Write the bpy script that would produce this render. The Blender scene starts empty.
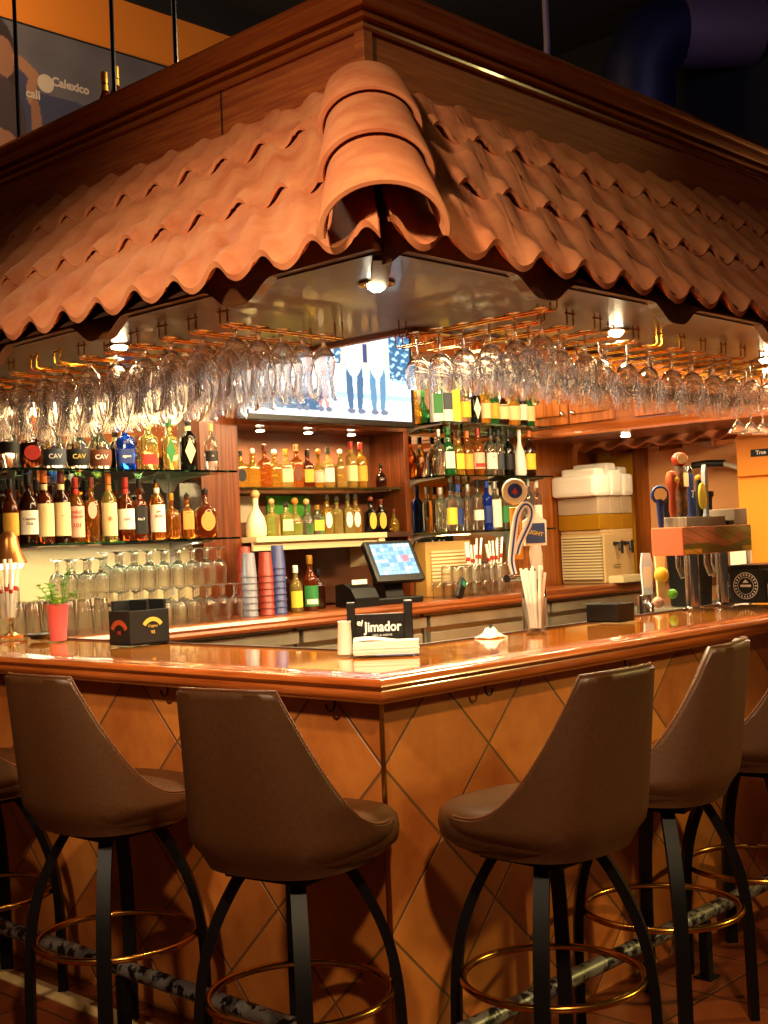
import bpy, bmesh, math, random
from mathutils import Vector, Matrix
random.seed(7)
SC = bpy.context.scene
COL = SC.collection
PI = math.pi
ORD = ['first','second','third','fourth','fifth','sixth','seventh','eighth','ninth','tenth','eleventh','twelfth','thirteenth',
       'fourteenth','fifteenth','sixteenth','seventeenth','eighteenth']

# ------------------------------------------------------------------ helpers
def hexc(h):
    h = h.lstrip('#')
    o = []
    for i in (0, 2, 4):
        c = int(h[i:i+2], 16) / 255
        o.append(c/12.92 if c <= .04045 else ((c+.055)/1.055)**2.4)
    return (*o, 1)

def tag(o, label=None, cat=None, group=None, kind=None):
    if label: o['label'] = label
    if cat: o['category'] = cat
    if group: o['group'] = group
    if kind: o['kind'] = kind
    return o

def thing(name, label, cat, loc=(0, 0, 0), rz=0, group=None):
    o = bpy.data.objects.new(name, None)
    COL.objects.link(o)
    o.empty_display_size = .05
    o.location = loc
    o.rotation_euler = (0, 0, rz)
    return tag(o, label, cat, group)

def dup(root, loc, rz=0, label=None, group=None):
    r = root.copy()
    COL.objects.link(r)
    r.location = loc
    r.rotation_euler = (0, 0, rz)
    if label: r['label'] = label
    if group: r['group'] = group
    for ch in list(root.children):
        c = ch.copy(); COL.objects.link(c); c.parent = r
        for g in list(ch.children):
            d = g.copy(); COL.objects.link(d); d.parent = c
    return r

class MB:
    """collects geometry for ONE mesh object"""
    def __init__(s): s.v = []; s.f = []
    def add(s, vs, fs):
        n = len(s.v)
        s.v += [tuple(v) for v in vs]
        s.f += [tuple(i+n for i in f) for f in fs]
        return s
    def box(s, x0, x1, y0, y1, z0, z1, bev=0):
        if bev <= 0:
            vs = [(x0,y0,z0),(x1,y0,z0),(x1,y1,z0),(x0,y1,z0),(x0,y0,z1),(x1,y0,z1),(x1,y1,z1),(x0,y1,z1)]
            return s.add(vs, [(0,3,2,1),(4,5,6,7),(0,1,5,4),(1,2,6,5),(2,3,7,6),(3,0,4,7)])
        bm = bmesh.new()
        bmesh.ops.create_cube(bm, size=1)
        for v in bm.verts:
            v.co = ((x0+x1)/2+v.co.x*(x1-x0), (y0+y1)/2+v.co.y*(y1-y0), (z0+z1)/2+v.co.z*(z1-z0))
        bmesh.ops.bevel(bm, geom=list(bm.edges), offset=bev, segments=2, affect='EDGES', profile=.6)
        bm.verts.index_update()
        s.add([v.co[:] for v in bm.verts], [[v.index for v in f.verts] for f in bm.faces])
        bm.free()
        return s
    def lathe(s, prof, seg=20, c=(0,0,0), sq=2, a0=0, a1=2*PI, sx=1, sy=1):
        full = abs(a1-a0-2*PI) < 1e-6
        na = seg if full else seg+1
        vs = []
        for r, z in prof:
            for i in range(na):
                a = a0+(a1-a0)*i/seg
                cs, sn = math.cos(a), math.sin(a)
                if sq > 2.01:
                    k = (abs(cs)**sq+abs(sn)**sq)**(-1/sq)
                    cs *= k; sn *= k
                vs.append((c[0]+r*cs*sx, c[1]+r*sn*sy, c[2]+z))
        fs = []
        for j in range(len(prof)-1):
            for i in range(seg):
                i2 = (i+1) % na
                fs.append((j*na+i, j*na+i2, (j+1)*na+i2, (j+1)*na+i))
        if full:
            if prof[0][0] > 1e-5: fs.append(tuple(range(na))[::-1])
            if prof[-1][0] > 1e-5: fs.append(tuple((len(prof)-1)*na+i for i in range(na)))
        return s.add(vs, fs)
    def tube(s, pts, r, seg=10, closed=False, rect=None):
        pts = [Vector(p) for p in pts]
        n = len(pts)
        vs = []
        up0 = None
        for i, p in enumerate(pts):
            if closed: t = pts[(i+1) % n]-pts[i-1]
            else: t = pts[min(i+1, n-1)]-pts[max(i-1, 0)]
            t.normalize()
            if up0 is None:
                up0 = Vector((0,0,1)) if abs(t.z) < .9 else Vector((1,0,0))
            a = t.cross(up0)
            if a.length < 1e-4: a = t.cross(Vector((0,1,0)))
            a.normalize()
            b = a.cross(t); b.normalize()
            up0 = b
            rr = r[i] if isinstance(r, (list, tuple)) else r
            if rect:
                for u, w in ((-1,-1),(1,-1),(1,1),(-1,1)):
                    vs.append(p+a*u*rect[0]+b*w*rect[1])
            else:
                for k in range(seg):
                    an = 2*PI*k/seg
                    vs.append(p+(a*math.cos(an)+b*math.sin(an))*rr)
        m = 4 if rect else seg
        fs = []
        for i in range(n if closed else n-1):
            j = (i+1) % n
            for k in range(m):
                k2 = (k+1) % m
                fs.append((i*m+k, i*m+k2, j*m+k2, j*m+k))
        if not closed:
            fs.append(tuple(range(m))[::-1]); fs.append(tuple((n-1)*m+k for k in range(m)))
        return s.add(vs, fs)
    def prism(s, poly, a, b, axis='z'):
        """extrude a 2D polygon between a and b along axis"""
        def P(u, w, t):
            return {'z': (u, w, t), 'y': (u, t, w), 'x': (t, u, w)}[axis]
        n = len(poly)
        vs = [P(u, w, a) for u, w in poly]+[P(u, w, b) for u, w in poly]
        fs = [tuple(range(n))[::-1], tuple(range(n, 2*n))]
        fs += [(i, (i+1) % n, n+(i+1) % n, n+i) for i in range(n)]
        return s.add(vs, fs)
    def grid(s, fn, nu, nv, closed_u=False):
        vs = [fn(i/nu, j/nv) for j in range(nv+1) for i in range(nu+1)]
        w = nu+1
        return s.add(vs, [(j*w+i, j*w+i+1, (j+1)*w+i+1, (j+1)*w+i) for j in range(nv) for i in range(nu)])
    def sphere(s, c, r, seg=14, rings=9, sz=1):
        prof = [(max(r*math.sin(PI*k/rings), 0), -r*sz*math.cos(PI*k/rings)) for k in range(rings+1)]
        prof[0] = (1e-6, prof[0][1]); prof[-1] = (1e-6, prof[-1][1])
        return s.lathe(prof, seg, c)
    def xf(s, M):
        s.v = [tuple(M @ Vector(v)) for v in s.v]
        return s
    def build(s, name, mat, parent=None, smooth=False, loc=None, rot=None, weld=False):
        me = bpy.data.meshes.new(name)
        me.from_pydata(s.v, [], s.f)
        bm = bmesh.new(); bm.from_mesh(me)
        if weld: bmesh.ops.remove_doubles(bm, verts=bm.verts, dist=1e-5)
        bmesh.ops.recalc_face_normals(bm, faces=bm.faces)
        bm.to_mesh(me); bm.free()
        if smooth:
            me.polygons.foreach_set('use_smooth', [True]*len(me.polygons))
            try: me.set_sharp_from_angle(angle=math.radians(smooth if smooth is not True else 40))
            except Exception: pass
        me.materials.append(mat)
        o = bpy.data.objects.new(name, me)
        COL.objects.link(o)
        if parent is not None: o.parent = parent
        if loc: o.location = loc
        if rot: o.rotation_euler = rot
        return o

def text(name, body, size, mat, parent, loc, rot, align='CENTER', shear=0, sx=1, bold=0):
    cu = bpy.data.curves.new(name, 'FONT')
    cu.body = body; cu.size = size; cu.align_x = align; cu.align_y = 'CENTER'
    cu.extrude = .0004; cu.shear = shear; cu.resolution_u = 3; cu.offset = bold
    cu.materials.append(mat)
    tmp = bpy.data.objects.new('tmp_text', cu)
    COL.objects.link(tmp)
    dg = bpy.context.evaluated_depsgraph_get(); dg.update()
    me = bpy.data.meshes.new_from_object(tmp.evaluated_get(dg))
    bpy.data.objects.remove(tmp); bpy.data.curves.remove(cu)
    me.name = name
    o = bpy.data.objects.new(name, me)
    COL.objects.link(o)
    o.parent = parent; o.location = loc; o.rotation_euler = rot; o.scale = (sx, 1, 1)
    return o

# ------------------------------------------------------------------ materials
def newmat(name):
    m = bpy.data.materials.new(name); m.use_nodes = True
    nt = m.node_tree
    return m, nt, nt.nodes['Principled BSDF']

def M(name, c, rough=.5, metal=0, trans=0, ior=1.45, coat=0, emit=None, es=0, spec=None, alpha=None):
    m, nt, b = newmat(name)
    b.inputs['Base Color'].default_value = hexc(c) if isinstance(c, str) else c
    b.inputs['Roughness'].default_value = rough
    b.inputs['Metallic'].default_value = metal
    b.inputs['Transmission Weight'].default_value = trans
    b.inputs['IOR'].default_value = ior
    b.inputs['Coat Weight'].default_value = coat
    b.inputs['Coat Roughness'].default_value = .06
    if spec is not None: b.inputs['Specular IOR Level'].default_value = spec
    if emit:
        b.inputs['Emission Color'].default_value = hexc(emit)
        b.inputs['Emission Strength'].default_value = es
    return m

def noise_mat(name, c1, c2, scale=(4,4,4), rough=.5, coat=0, detail=5, bump=0, metal=0, contrast=(.35,.65), rough2=None, sub=0):
    m, nt, b = newmat(name)
    N, L = nt.nodes, nt.links
    tc = N.new('ShaderNodeTexCoord'); mp = N.new('ShaderNodeMapping')
    mp.inputs['Scale'].default_value = scale
    L.new(tc.outputs['Object'], mp.inputs['Vector'])
    no = N.new('ShaderNodeTexNoise'); no.inputs['Scale'].default_value = 1; no.inputs['Detail'].default_value = detail
    no.inputs['Roughness'].default_value = .62
    L.new(mp.outputs[0], no.inputs['Vector'])
    cr = N.new('ShaderNodeValToRGB')
    cr.color_ramp.elements[0].position = contrast[0]; cr.color_ramp.elements[0].color = hexc(c1)
    cr.color_ramp.elements[1].position = contrast[1]; cr.color_ramp.elements[1].color = hexc(c2)
    L.new(no.outputs['Fac'], cr.inputs['Fac']); L.new(cr.outputs[0], b.inputs['Base Color'])
    b.inputs['Roughness'].default_value = rough
    b.inputs['Metallic'].default_value = metal
    b.inputs['Coat Weight'].default_value = coat; b.inputs['Coat Roughness'].default_value = .05
    if bump:
        bp = N.new('ShaderNodeBump'); bp.inputs['Strength'].default_value = bump; bp.inputs['Distance'].default_value = .004
        L.new(no.outputs['Fac'], bp.inputs['Height']); L.new(bp.outputs[0], b.inputs['Normal'])
    return m

def wood(name, c1, c2, axis, rough=.35, coat=.4, fine=60, long=2.2, bump=.08):
    sc = [fine, fine, fine]; sc['xyz'.index(axis)] = long
    return noise_mat(name, c1, c2, tuple(sc), rough, coat, 4, bump)

def tile_mat(name, axes, c1, c2, size, phase, rot45, grout, gw=.006, rough=.45, noisy=5.0, bumpd=.004, coat=0):
    """square tiles, optionally laid as diamonds; axes: the two object axes the pattern lives in"""
    m, nt, b = newmat(name)
    N, L = nt.nodes, nt.links
    def math_(op, a, bb=None, c=None):
        n = N.new('ShaderNodeMath'); n.operation = op
        for i, q in enumerate((a, bb, c)):
            if q is None: continue
            if isinstance(q, (int, float)): n.inputs[i].default_value = q
            else: L.new(q, n.inputs[i])
        return n.outputs[0]
    tc = N.new('ShaderNodeTexCoord'); sp = N.new('ShaderNodeSeparateXYZ')
    L.new(tc.outputs['Object'], sp.inputs[0])
    u = math_('SUBTRACT', sp.outputs[axes[0]], phase[0]); w = math_('SUBTRACT', sp.outputs[axes[1]], phase[1])
    if rot45:
        a = math_('MULTIPLY', math_('ADD', u, w), .70711/size); d = math_('MULTIPLY', math_('SUBTRACT', u, w), .70711/size)
    else:
        a = math_('MULTIPLY', u, 1/size); d = math_('MULTIPLY', w, 1/size)
    def edge(q):
        fr = math_('FRACT', q)
        return math_('MINIMUM', fr, math_('SUBTRACT', 1, fr))
    e = math_('MINIMUM', edge(a), edge(d))
    mask = N.new('ShaderNodeMapRange'); mask.inputs[1].default_value = gw/size*.35; mask.inputs[2].default_value = gw/size*.8
    L.new(e, mask.inputs[0])
    cx = N.new('ShaderNodeCombineXYZ')
    L.new(math_('FLOOR', a), cx.inputs[0]); L.new(math_('FLOOR', d), cx.inputs[1])
    wn = N.new('ShaderNodeTexWhiteNoise'); wn.noise_dimensions = '3D'
    L.new(cx.outputs[0], wn.inputs['Vector'])
    no = N.new('ShaderNodeTexNoise'); no.inputs['Scale'].default_value = noisy; no.inputs['Detail'].default_value = 6
    no.inputs['Roughness'].default_value = .65
    va = N.new('ShaderNodeVectorMath'); va.operation = 'ADD'
    L.new(tc.outputs['Object'], va.inputs[0]); L.new(wn.outputs['Color'], va.inputs[1])
    L.new(va.outputs[0], no.inputs['Vector'])
    f = math_('ADD', math_('MULTIPLY', wn.outputs['Value'], .35), math_('MULTIPLY', no.outputs['Fac'], .9))
    cr = N.new('ShaderNodeValToRGB')
    cr.color_ramp.elements[0].position = .3; cr.color_ramp.elements[0].color = hexc(c1)
    cr.color_ramp.elements[1].position = .9; cr.color_ramp.elements[1].color = hexc(c2)
    L.new(f, cr.inputs['Fac'])
    mx = N.new('ShaderNodeMix'); mx.data_type = 'RGBA'
    mx.inputs[6].default_value = hexc(grout)
    L.new(mask.outputs[0], mx.inputs[0]); L.new(cr.outputs[0], mx.inputs[7])
    L.new(mx.outputs[2], b.inputs['Base Color'])
    b.inputs['Roughness'].default_value = rough
    b.inputs['Coat Weight'].default_value = coat
    b.inputs['Coat Roughness'].default_value = .15
    bp = N.new('ShaderNodeBump'); bp.inputs['Strength'].default_value = .7; bp.inputs['Distance'].default_value = bumpd
    hh = math_('ADD', mask.outputs[0], math_('MULTIPLY', no.outputs['Fac'], .15))
    L.new(hh, bp.inputs['Height']); L.new(bp.outputs[0], b.inputs['Normal'])
    return m

def attr_mat(name, emit=0, rough=.6):
    m, nt, b = newmat(name)
    at = nt.nodes.new('ShaderNodeAttribute'); at.attribute_name = 'Col'
    if emit:
        b.inputs['Base Color'].default_value = (.01,.01,.01,1)
        nt.links.new(at.outputs['Color'], b.inputs['Emission Color'])
        b.inputs['Emission Strength'].default_value = emit
        b.inputs['Roughness'].default_value = .2
    else:
        nt.links.new(at.outputs['Color'], b.inputs['Base Color'])
        b.inputs['Roughness'].default_value = rough
    return m

def picture(name, fn, nu, nv, P, mat, parent):
    """a flat picture: fn(u,v)->linear rgb, P(u,v)->position"""
    mb = MB().grid(P, nu, nv)
    o = mb.build(name, mat, parent)
    me = o.data
    ca = me.color_attributes.new('Col', 'FLOAT_COLOR', 'POINT')
    k = 0
    for j in range(nv+1):
        for i in range(nu+1):
            c = fn(i/nu, j/nv)
            ca.data[k].color = (c[0], c[1], c[2], 1); k += 1
    return o

W_rail = wood('rail_wood_along_y', '#8a3f12', '#c4662a', 'y', .22, .8, 50)
W_railx = wood('rail_wood_along_x', '#8a3f12', '#c4662a', 'x', .22, .8, 50)
W_top = noise_mat('bartop_lacquer', '#cc6f18', '#e8953c', (1.5, 1.5, 1.5), .10, 1.0, 5, 0)
W_fasL = wood('fascia_oak_along_y', '#7a3210', '#a0541c', 'y', .6, 0, 60, 3.0, .05)
W_fasR = wood('fascia_oak_along_x', '#7a3210', '#a0541c', 'x', .6, 0, 60, 3.0, .05)
W_pil = wood('pillar_wood_upright', '#4a1e08', '#7a3c14', 'z', .35, .3, 45, 1.6, .06)
VAL = wood('valance_wood', '#3a200e', '#5c3618', 'y', .4, .2, 40, 2)
W_crL = wood('crown_wood_along_y', '#7a3812', '#94501f', 'y', .3, .5, 70, 2.5, .03)
W_crR = wood('crown_wood_along_x', '#7a3812', '#94501f', 'x', .25, .8, 70, 2.5, .03)
W_vert = wood('cabinet_wood_upright', '#74360e', '#a65c1e', 'z', .35, .3, 45, 1.6, .06)
W_hx = wood('cabinet_wood_along_x', '#6a2f10', '#94501f', 'x', .3, .4, 45, 1.6, .06)
W_hy = wood('cabinet_wood_along_y', '#6a2f10', '#94501f', 'y', .3, .4, 45, 1.6, .06)
W_dark = wood('dark_board', '#241006', '#45230f', 'y', .6, 0, 40, 2)
SOF = noise_mat('soffit_planks', '#2c1c18', '#482f28', (3, 40, 3), .30, .3, 4, .2)
CLAY = noise_mat('clay_tile', '#b8643a', '#d68e5c', (7, 7, 7), .75, 0, 7, .25, 0, (.3, .75))
TILE_L = tile_mat('diamond_tile_left', (1, 2), '#8a3e10', '#c87a34', .305, (0, .833), True, '#6a4a28')
TILE_R = tile_mat('diamond_tile_right', (0, 2), '#8a3e10', '#c87a34', .305, (0, .833), True, '#6a4a28')
FLOOR = tile_mat('floor_tile', (0, 1), '#5a2812', '#8a4524', .33, (.1, .05), False, '#3a2416', .007, .3)
FLOOR_LIGHT = noise_mat('painted_floor_light', '#bfa06a', '#d8bf8a', (6,6,6), .4)
VINYL = noise_mat('brown_vinyl', '#482a14', '#4d2e17', (90,90,90), .42, 0, 2, .12)
VINYL2 = M('brown_vinyl_piping', '#6a4028', .4)
BLKMET = M('black_metal', '#0a0709', .45, 0, spec=.22)
BRASS = M('brass', '#a8752c', .22, 1)
BRONZE = M('bronze_ring', '#b88038', .22, 1)
CHROME = M('chrome', '#c8c8c8', .12, 1)
STEEL = noise_mat('brushed_steel', '#9a9684', '#bcb8a4', (2, 80, 2), .34, 0, 3, 0, .55)
GALV = noise_mat('worn_galvanised_pipe', '#0c0a0a', '#6e6864', (30, 30, 30), .4, 0, 3, 0, .3, (.44,.50))
BLACK = M('black_plastic', '#0c0b0b', .38)
BLACKM = M('black_matte', '#090808', .7)
WHITE = M('white_plastic', '#efe8dc', .4)
CREAMP = M('cream_plastic', '#d9c79a', .5)
PAPER = M('white_paper', '#f2ece0', .8)
GLASS = M('clear_glass', '#ffffff', .0, 0, 1, 1.45)
def clear_mix(m, amount):
    nt = m.node_tree
    out = [n for n in nt.nodes if n.type == 'OUTPUT_MATERIAL'][0]
    mx = nt.nodes.new('ShaderNodeMixShader'); tr = nt.nodes.new('ShaderNodeBsdfTransparent')
    tr.inputs[0].default_value = (1, 1, 1, 1)
    mx.inputs[0].default_value = amount
    nt.links.new(nt.nodes['Principled BSDF'].outputs[0], mx.inputs[1]); nt.links.new(tr.outputs[0], mx.inputs[2])
    nt.links.new(mx.outputs[0], out.inputs[0])
    return m
clear_mix(GLASS, .12)
GLASST = clear_mix(M('thin_clear_glass', '#ffffff', .0, 0, 1, 1.25), .72)
GLASSG = M('green_edged_glass', '#8fd8b0', .0, 0, 1, 1.45)
MIRROR = M('mirror', '#c9c3b4', .03, 1)
GOLDW = M('gold_wire', '#c98a2c', .2, 1)
IRON = M('wrought_iron', '#120c08', .5, .5)
YELLOW = M('yellow_paint', '#e8a818', .7)
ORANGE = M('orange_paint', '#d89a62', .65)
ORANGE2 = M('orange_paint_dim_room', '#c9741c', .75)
DARKC = M('dark_ceiling_paint', '#0b0a0d', .9)
RED = M('red_plastic', '#96301e', .4, 0, .25)
BLUE = M('blue_plastic', '#3c4680', .4, 0, .25)
SMOKE = M('clear_cup_plastic', '#9a9aac', .3, 0, .5)
PINK = M('pink_plastic', '#d46a7a', .45)
GREEN = M('mint_leaf', '#6cae2c', .5)
LBL = {k: M('label_'+k, v, .6) for k, v in dict(white='#f0e8d4', cream='#e8d29a', black='#15120f', red='#b5281c', orange='#e08a3c', gold='#d8a83c',
       pink='#f0b49a', blue='#20367a', green='#2c7a3c', brown='#6b3a20', yellow='#e8c83c', slate='#3c4450').items()}
def glass_c(name, c, tr=1, rough=.02, ior=1.4): return M('bottle_'+name, c, rough, 0, tr*.86, ior)
BG = {k: glass_c(k, v, t) for k, (v, t) in dict(clear=('#f4f4ee', 1.13), amber=('#e0822c', 1), dark=('#3a1608', .7), brown=('#8a3a10', .9), gold=('#f5c44a', 1),
      yellow=('#f2dc7a', 1), green=('#2f8f4a', .9), pale=('#dff0d8', 1.1), blue=('#1448d8', .9), cobalt=('#1c3cc0', .8), sky=('#c8dcf0', 1.1),
      black=('#080605', .1)).items()}
BG['ceramic'] = M('bottle_cream_ceramic', '#f0e2b4', .3)
BG['whitec'] = M('bottle_white_ceramic', '#f2ece2', .35)
BG['card'] = M('carton_white_green', '#e8ece0', .5)
CAP = {k: M('cap_'+k, v, .4, mt) for k, (v, mt) in dict(black=('#100e0d', 0), gold=('#c8963c', .8), red=('#9a2418', 0), cork=('#c89a62', 0), white=('#f0ece4', 0),
       green=('#2c7a3c', 0), orange=('#d8742c', 0), copper=('#c8643c', .6), silver=('#c0c0c0', .9), blue=('#2848a0', 0), brown=('#6b2c18', 0)).items()}
INKW = M('ink_white', '#f2efe8', .6)
INKG = M('ink_gold', '#d8b850', .5)
INKR = M('ink_red', '#a8281c', .6)
INKK = M('ink_black', '#141210', .6)
INKB = M('ink_blue', '#1c3a8a', .6)

# ------------------------------------------------------------------ camera (world: X away-right along the bar, Y away-left along the bar)
f_px, yaw, pitch, roll = 1258.47, math.radians(46.747), math.radians(1.244), math.radians(-2.465)
fw = Vector((math.sin(yaw)*math.cos(pitch), math.cos(yaw)*math.cos(pitch), math.sin(pitch)))
r0 = Vector((math.cos(yaw), -math.sin(yaw), 0)); u0 = r0.cross(fw)
rr = math.cos(roll)*r0+math.sin(roll)*u0; uu = -math.sin(roll)*r0+math.cos(roll)*u0
cam = bpy.data.cameras.new('camera'); co = bpy.data.objects.new('camera', cam); COL.objects.link(co)
cam.sensor_fit = 'HORIZONTAL'; cam.sensor_width = 36; cam.lens = f_px/768*36
cam.clip_start = .05
mw = Matrix((rr, uu, -fw)).transposed().to_4x4()
mw.translation = Vector((-2.3396, -2.2408, 1.42))
co.matrix_world = mw
SC.camera = co

# ------------------------------------------------------------------ setting
def struct(name, mb, mat):
    o = mb.build(name, mat); o['kind'] = 'structure'; return o
struct('floor', MB().box(-6, 9, -6, 8.2, -.05, 0), FLOOR)
struct('ceiling', MB().box(-6, 9.2, -6, 8.2, 6.6, 6.7), DARKC)
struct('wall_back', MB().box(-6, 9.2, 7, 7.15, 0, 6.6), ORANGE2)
struct('wall_right', MB().box(9, 9.15, -6, 7, 0, 6.6), DARKC)
struct('floor_light_strip', MB().box(-.165, -.095, .3, 3.0, .0, .004), FLOOR_LIGHT)  # patch of light on the floor, painted as a pale cream strip
# dark upper band above the orange paint, on the far wall
struct('trim_2', MB().box(-6, 9, 6.96, 7, 6.36, 6.6), DARKC)

# mural on the far wall (flat painting)
def mural_col(u, v):
    x = 1.2+u*5.2; z = 3.6+v*2.24
    n = math.sin(x*9.1+z*5.3)*math.sin(x*4.7-z*8.2)
    c = [.085+.012*n, .075+.01*n, .088+.01*n]
    # sea / land bands
    b = 5.33-.16*(x-3.4)+.03*math.sin(x*7)
    if z < b+.12*(x < 3.4): c = [.032+.006*n, .032, .07]
    if z < b-.34+.4*(x-3.6) and x > 3.55: c = [.10+.012*n, .088, .09]
    def blob(cx, cz, rx, rz, col, rot=0):
        nonlocal c
        dx, dz = x-cx, z-cz
        a = dx*math.cos(rot)+dz*math.sin(rot); d = -dx*math.sin(rot)+dz*math.cos(rot)
        if (a/rx)**2+(d/rz)**2 < 1: c = col
    hair = [.02, .010, .010]; skin = [.26, .12, .06]; skin2 = [.2, .085, .045]; dress = [.035, .018, .02]
    blob(3.02, 5.45, .22, .42, hair)
    blob(3.09, 5.52, .12, .18, skin2)
    blob(3.02, 5.0, .28, .38, dress)
    blob(3.33, 5.47, .055, .17, skin, .95)
    blob(3.36, 5.3, .05, .13, skin, -.1)
    blob(3.40, 5.02, .05, .25, skin2, .06)
    blob(3.06, 4.72, .20, .2, skin2)
    if abs(z-(5.56)) < .012 and x > 3.42: pass
    return c
mur = thing('wall_mural', 'painted blue-grey map mural with a woman, high on the far orange wall', 'mural', (3.8, 6.96, 4.7))
picture('painting', mural_col, 420, 180, lambda u, v: (-2.6+u*5.2, 0, -1.1+v*2.24), attr_mat('mural_paint', 0, .8), mur)
MB().box(-2.62, 2.62, .003, .03, -1.12, 1.16).build('backing_board', DARKC, mur)
MURALW = M('mural_lettering_paint', '#b0a090', .7)
text('city_lettering', 'Calexico', .105, MURALW, mur, (-.06, -.004, .725), (PI/2, 0, 0), bold=.004)
text('city_lettering', 'cali', .105, MURALW, mur, (-.43, -.004, .57), (PI/2, 0, 0), bold=.003)
MB().lathe([(.001, 0), (.078, 0), (.078, .004), (.001, .004)], 24).build('city_dot', MURALW, mur, loc=(-.305, -.002, .69), rot=(PI/2, 0, 0))

# ------------------------------------------------------------------ bar counter
def leg_L(prof, b, Y1):
    n = len(prof)
    vs = [(b-d, Y1, z) for d, z in prof]+[(b-d, b-d, z) for d, z in prof]
    fs = [(i, (i+1) % n, n+(i+1) % n, n+i) for i in range(n)]+[tuple(range(n)), tuple(range(n, 2*n))[::-1]]
    return MB().add(vs, fs)
def leg_R(prof, b, X1):
    n = len(prof)
    vs = [(X1, b-d, z) for d, z in prof]+[(b-d, b-d, z) for d, z in prof]
    fs = [(i, (i+1) % n, n+(i+1) % n, n+i) for i in range(n)]+[tuple(range(n)), tuple(range(n, 2*n))[::-1]]
    return MB().add(vs, fs)
BY1, BX1 = 2.95, 4.25
bar = thing('bar_counter', 'L-shaped bar with glossy copper-brown top and diamond terracotta tiled front', 'bar')
MB().prism([(-.03, -.03), (BX1, -.03), (BX1, .5), (.5, .5), (.5, BY1), (-.03, BY1)], 1.012, 1.068).build('countertop', W_top, bar)
rail = [(-.045, 1.069), (-.03, 1.074), (.0, 1.0755), (.03, 1.072), (.045, 1.069), (.06, 1.0715), (.078, 1.071), (.088, 1.065), (.091, 1.056), (.086, 1.048), (.080, 1.044),
        (.083, 1.036), (.081, 1.026), (.073, 1.016), (.060, 1.008), (.04, 1.005), (-.045, 1.005)]
leg_L(rail, 0, BY1).build('edge_rail', W_rail, bar, smooth=50)
leg_R(rail, 0, BX1).build('edge_rail', W_railx, bar, smooth=50)
# inner lip of the top
MB().box(.494, .508, .508, 2.5, 1.0, 1.074).build('inner_lip', W_dark, bar)
MB().box(.508, BX1, .494, .508, 1.0, 1.074).build('inner_lip', W_dark, bar)
MB().prism([(0, 0), (.06, .06), (.06, BY1), (0, BY1)], 0, 1.012).build('tiled_front', TILE_L, bar)
MB().prism([(0, 0), (BX1, 0), (BX1, .06), (.06, .06)], 0, 1.012).build('tiled_front', TILE_R, bar)
MB().tube([(-.001, -.001, .0), (-.001, -.001, 1.006)], .0065, 8).build('corner_bead', BRASS, bar, smooth=True)
MB().box(.06, .1, .06, BY1, 0, 1.0).box(.1, BX1, .06, .1, 0, 1.0).build('inner_panel', BLACKM, bar)
def hook(px, py, dx, dy):
    pts = []
    for k in range(13):
        a = PI*k/12
        pts.append((px+dx*(.016-.016*math.cos(a)), py+dy*(.016-.016*math.cos(a)), .992-.018*math.sin(a)))
    MB().tube([(pts[0][0], pts[0][1], 1.004)]+pts, .003, 6).build('purse_hook', BLKMET, bar, smooth=True)
for yy in (.14, .86, 1.6): hook(-.03, yy, 0, 1)
for xx in (.39, 1.1, 1.85): hook(xx, -.03, 1, 0)

def foot_rail(name, label, p0, p1, posts):
    t = thing(name, label, 'foot rail', (0, 0, 0))
    MB().tube([p0, p1], .024, 16).build('pipe', GALV, t, smooth=True)
    for (a, b_) in posts:
        MB().box(a-.016, a+.016, b_-.016, b_+.016, 0, .178, .003).build('post', BLKMET, t)
        MB().box(a-.03, a+.03, b_-.03, b_+.03, 0, .006).build('floor_flange', BLKMET, t)
foot_rail('foot_rail', 'worn grey pipe foot rail in front of the left tiled face', (-.2, -.02, .2), (-.2, 3.0, .2), [(-.2, .9), (-.2, 2.2)])
foot_rail('foot_rail', 'worn dark grey pipe foot rail in front of the right tiled face', (.02, -.2, .2), (4.2, -.2, .2), [(1.22, -.2), (2.6, -.2)])

# ------------------------------------------------------------------ roof canopy
can = thing('roof_canopy', 'wooden canopy over the bar with red clay tile eaves on two sides', 'canopy', (.035, -.035, 0))
FB = .50
CY1, CX1 = 3.5, 6.2
yk = [-.22, .03, .29, .50]
def zroof(t): return 2.135+1.035*(t+.22)
def wave(s, per, ph):
    c = math.cos(2*PI*(s-ph)/per)
    c2 = math.cos(4*PI*(s-ph)/per)
    q = (s-ph)/(2*per)+.42
    fr = q-math.floor(q)
    w_ = .036*c if c > 0 else .018*c
    return w_+.009*(1-fr)
def course(k, side):
    t0, t1 = yk[k], yk[k+1]+.04
    per, ph = (.200, .212) if side == 'R' else (.187, .41)
    Lmax = (3.9 if side == 'R' else 3.0)
    n = int(Lmax/.009)
    rows = [(t0, 0), (t0+.03, 0), (t0+(t1-t0)*.5, 0), (t1, 0)]
    th = .016
    mb = MB()
    vs = []
    top = []
    for t, _ in rows:
        fr = (t-t0)/(t1-t0)
        line = []
        for i in range(n+1):
            s = t+.02+(Lmax-t)*i/n
            z = zroof(t)+.021*(1-fr)+wave(s, per, ph)-.012
            line.append((s, t, z))
        top.append(line)
    bot = [[(s, t+.006, z-(th if k == 0 else .013)) for s, t, z in line] for j, line in enumerate(top)]
    lines = [bot[3], bot[2], bot[1], bot[0], top[0], top[1], top[2], top[3]]
    for line in lines:
        for s, t, z in line:
            vs.append((s, t, z) if side == 'R' else (t, s, z))
    w = n+1
    fs = [(j*w+i, j*w+i+1, (j+1)*w+i+1, (j+1)*w+i) for j in range(len(lines)-1) for i in range(n)]
    mb.add(vs, fs)
    return mb.build('tile_course', CLAY, can, smooth=55)
for side in 'LR':
    for k in range(3): course(k, side)
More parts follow.
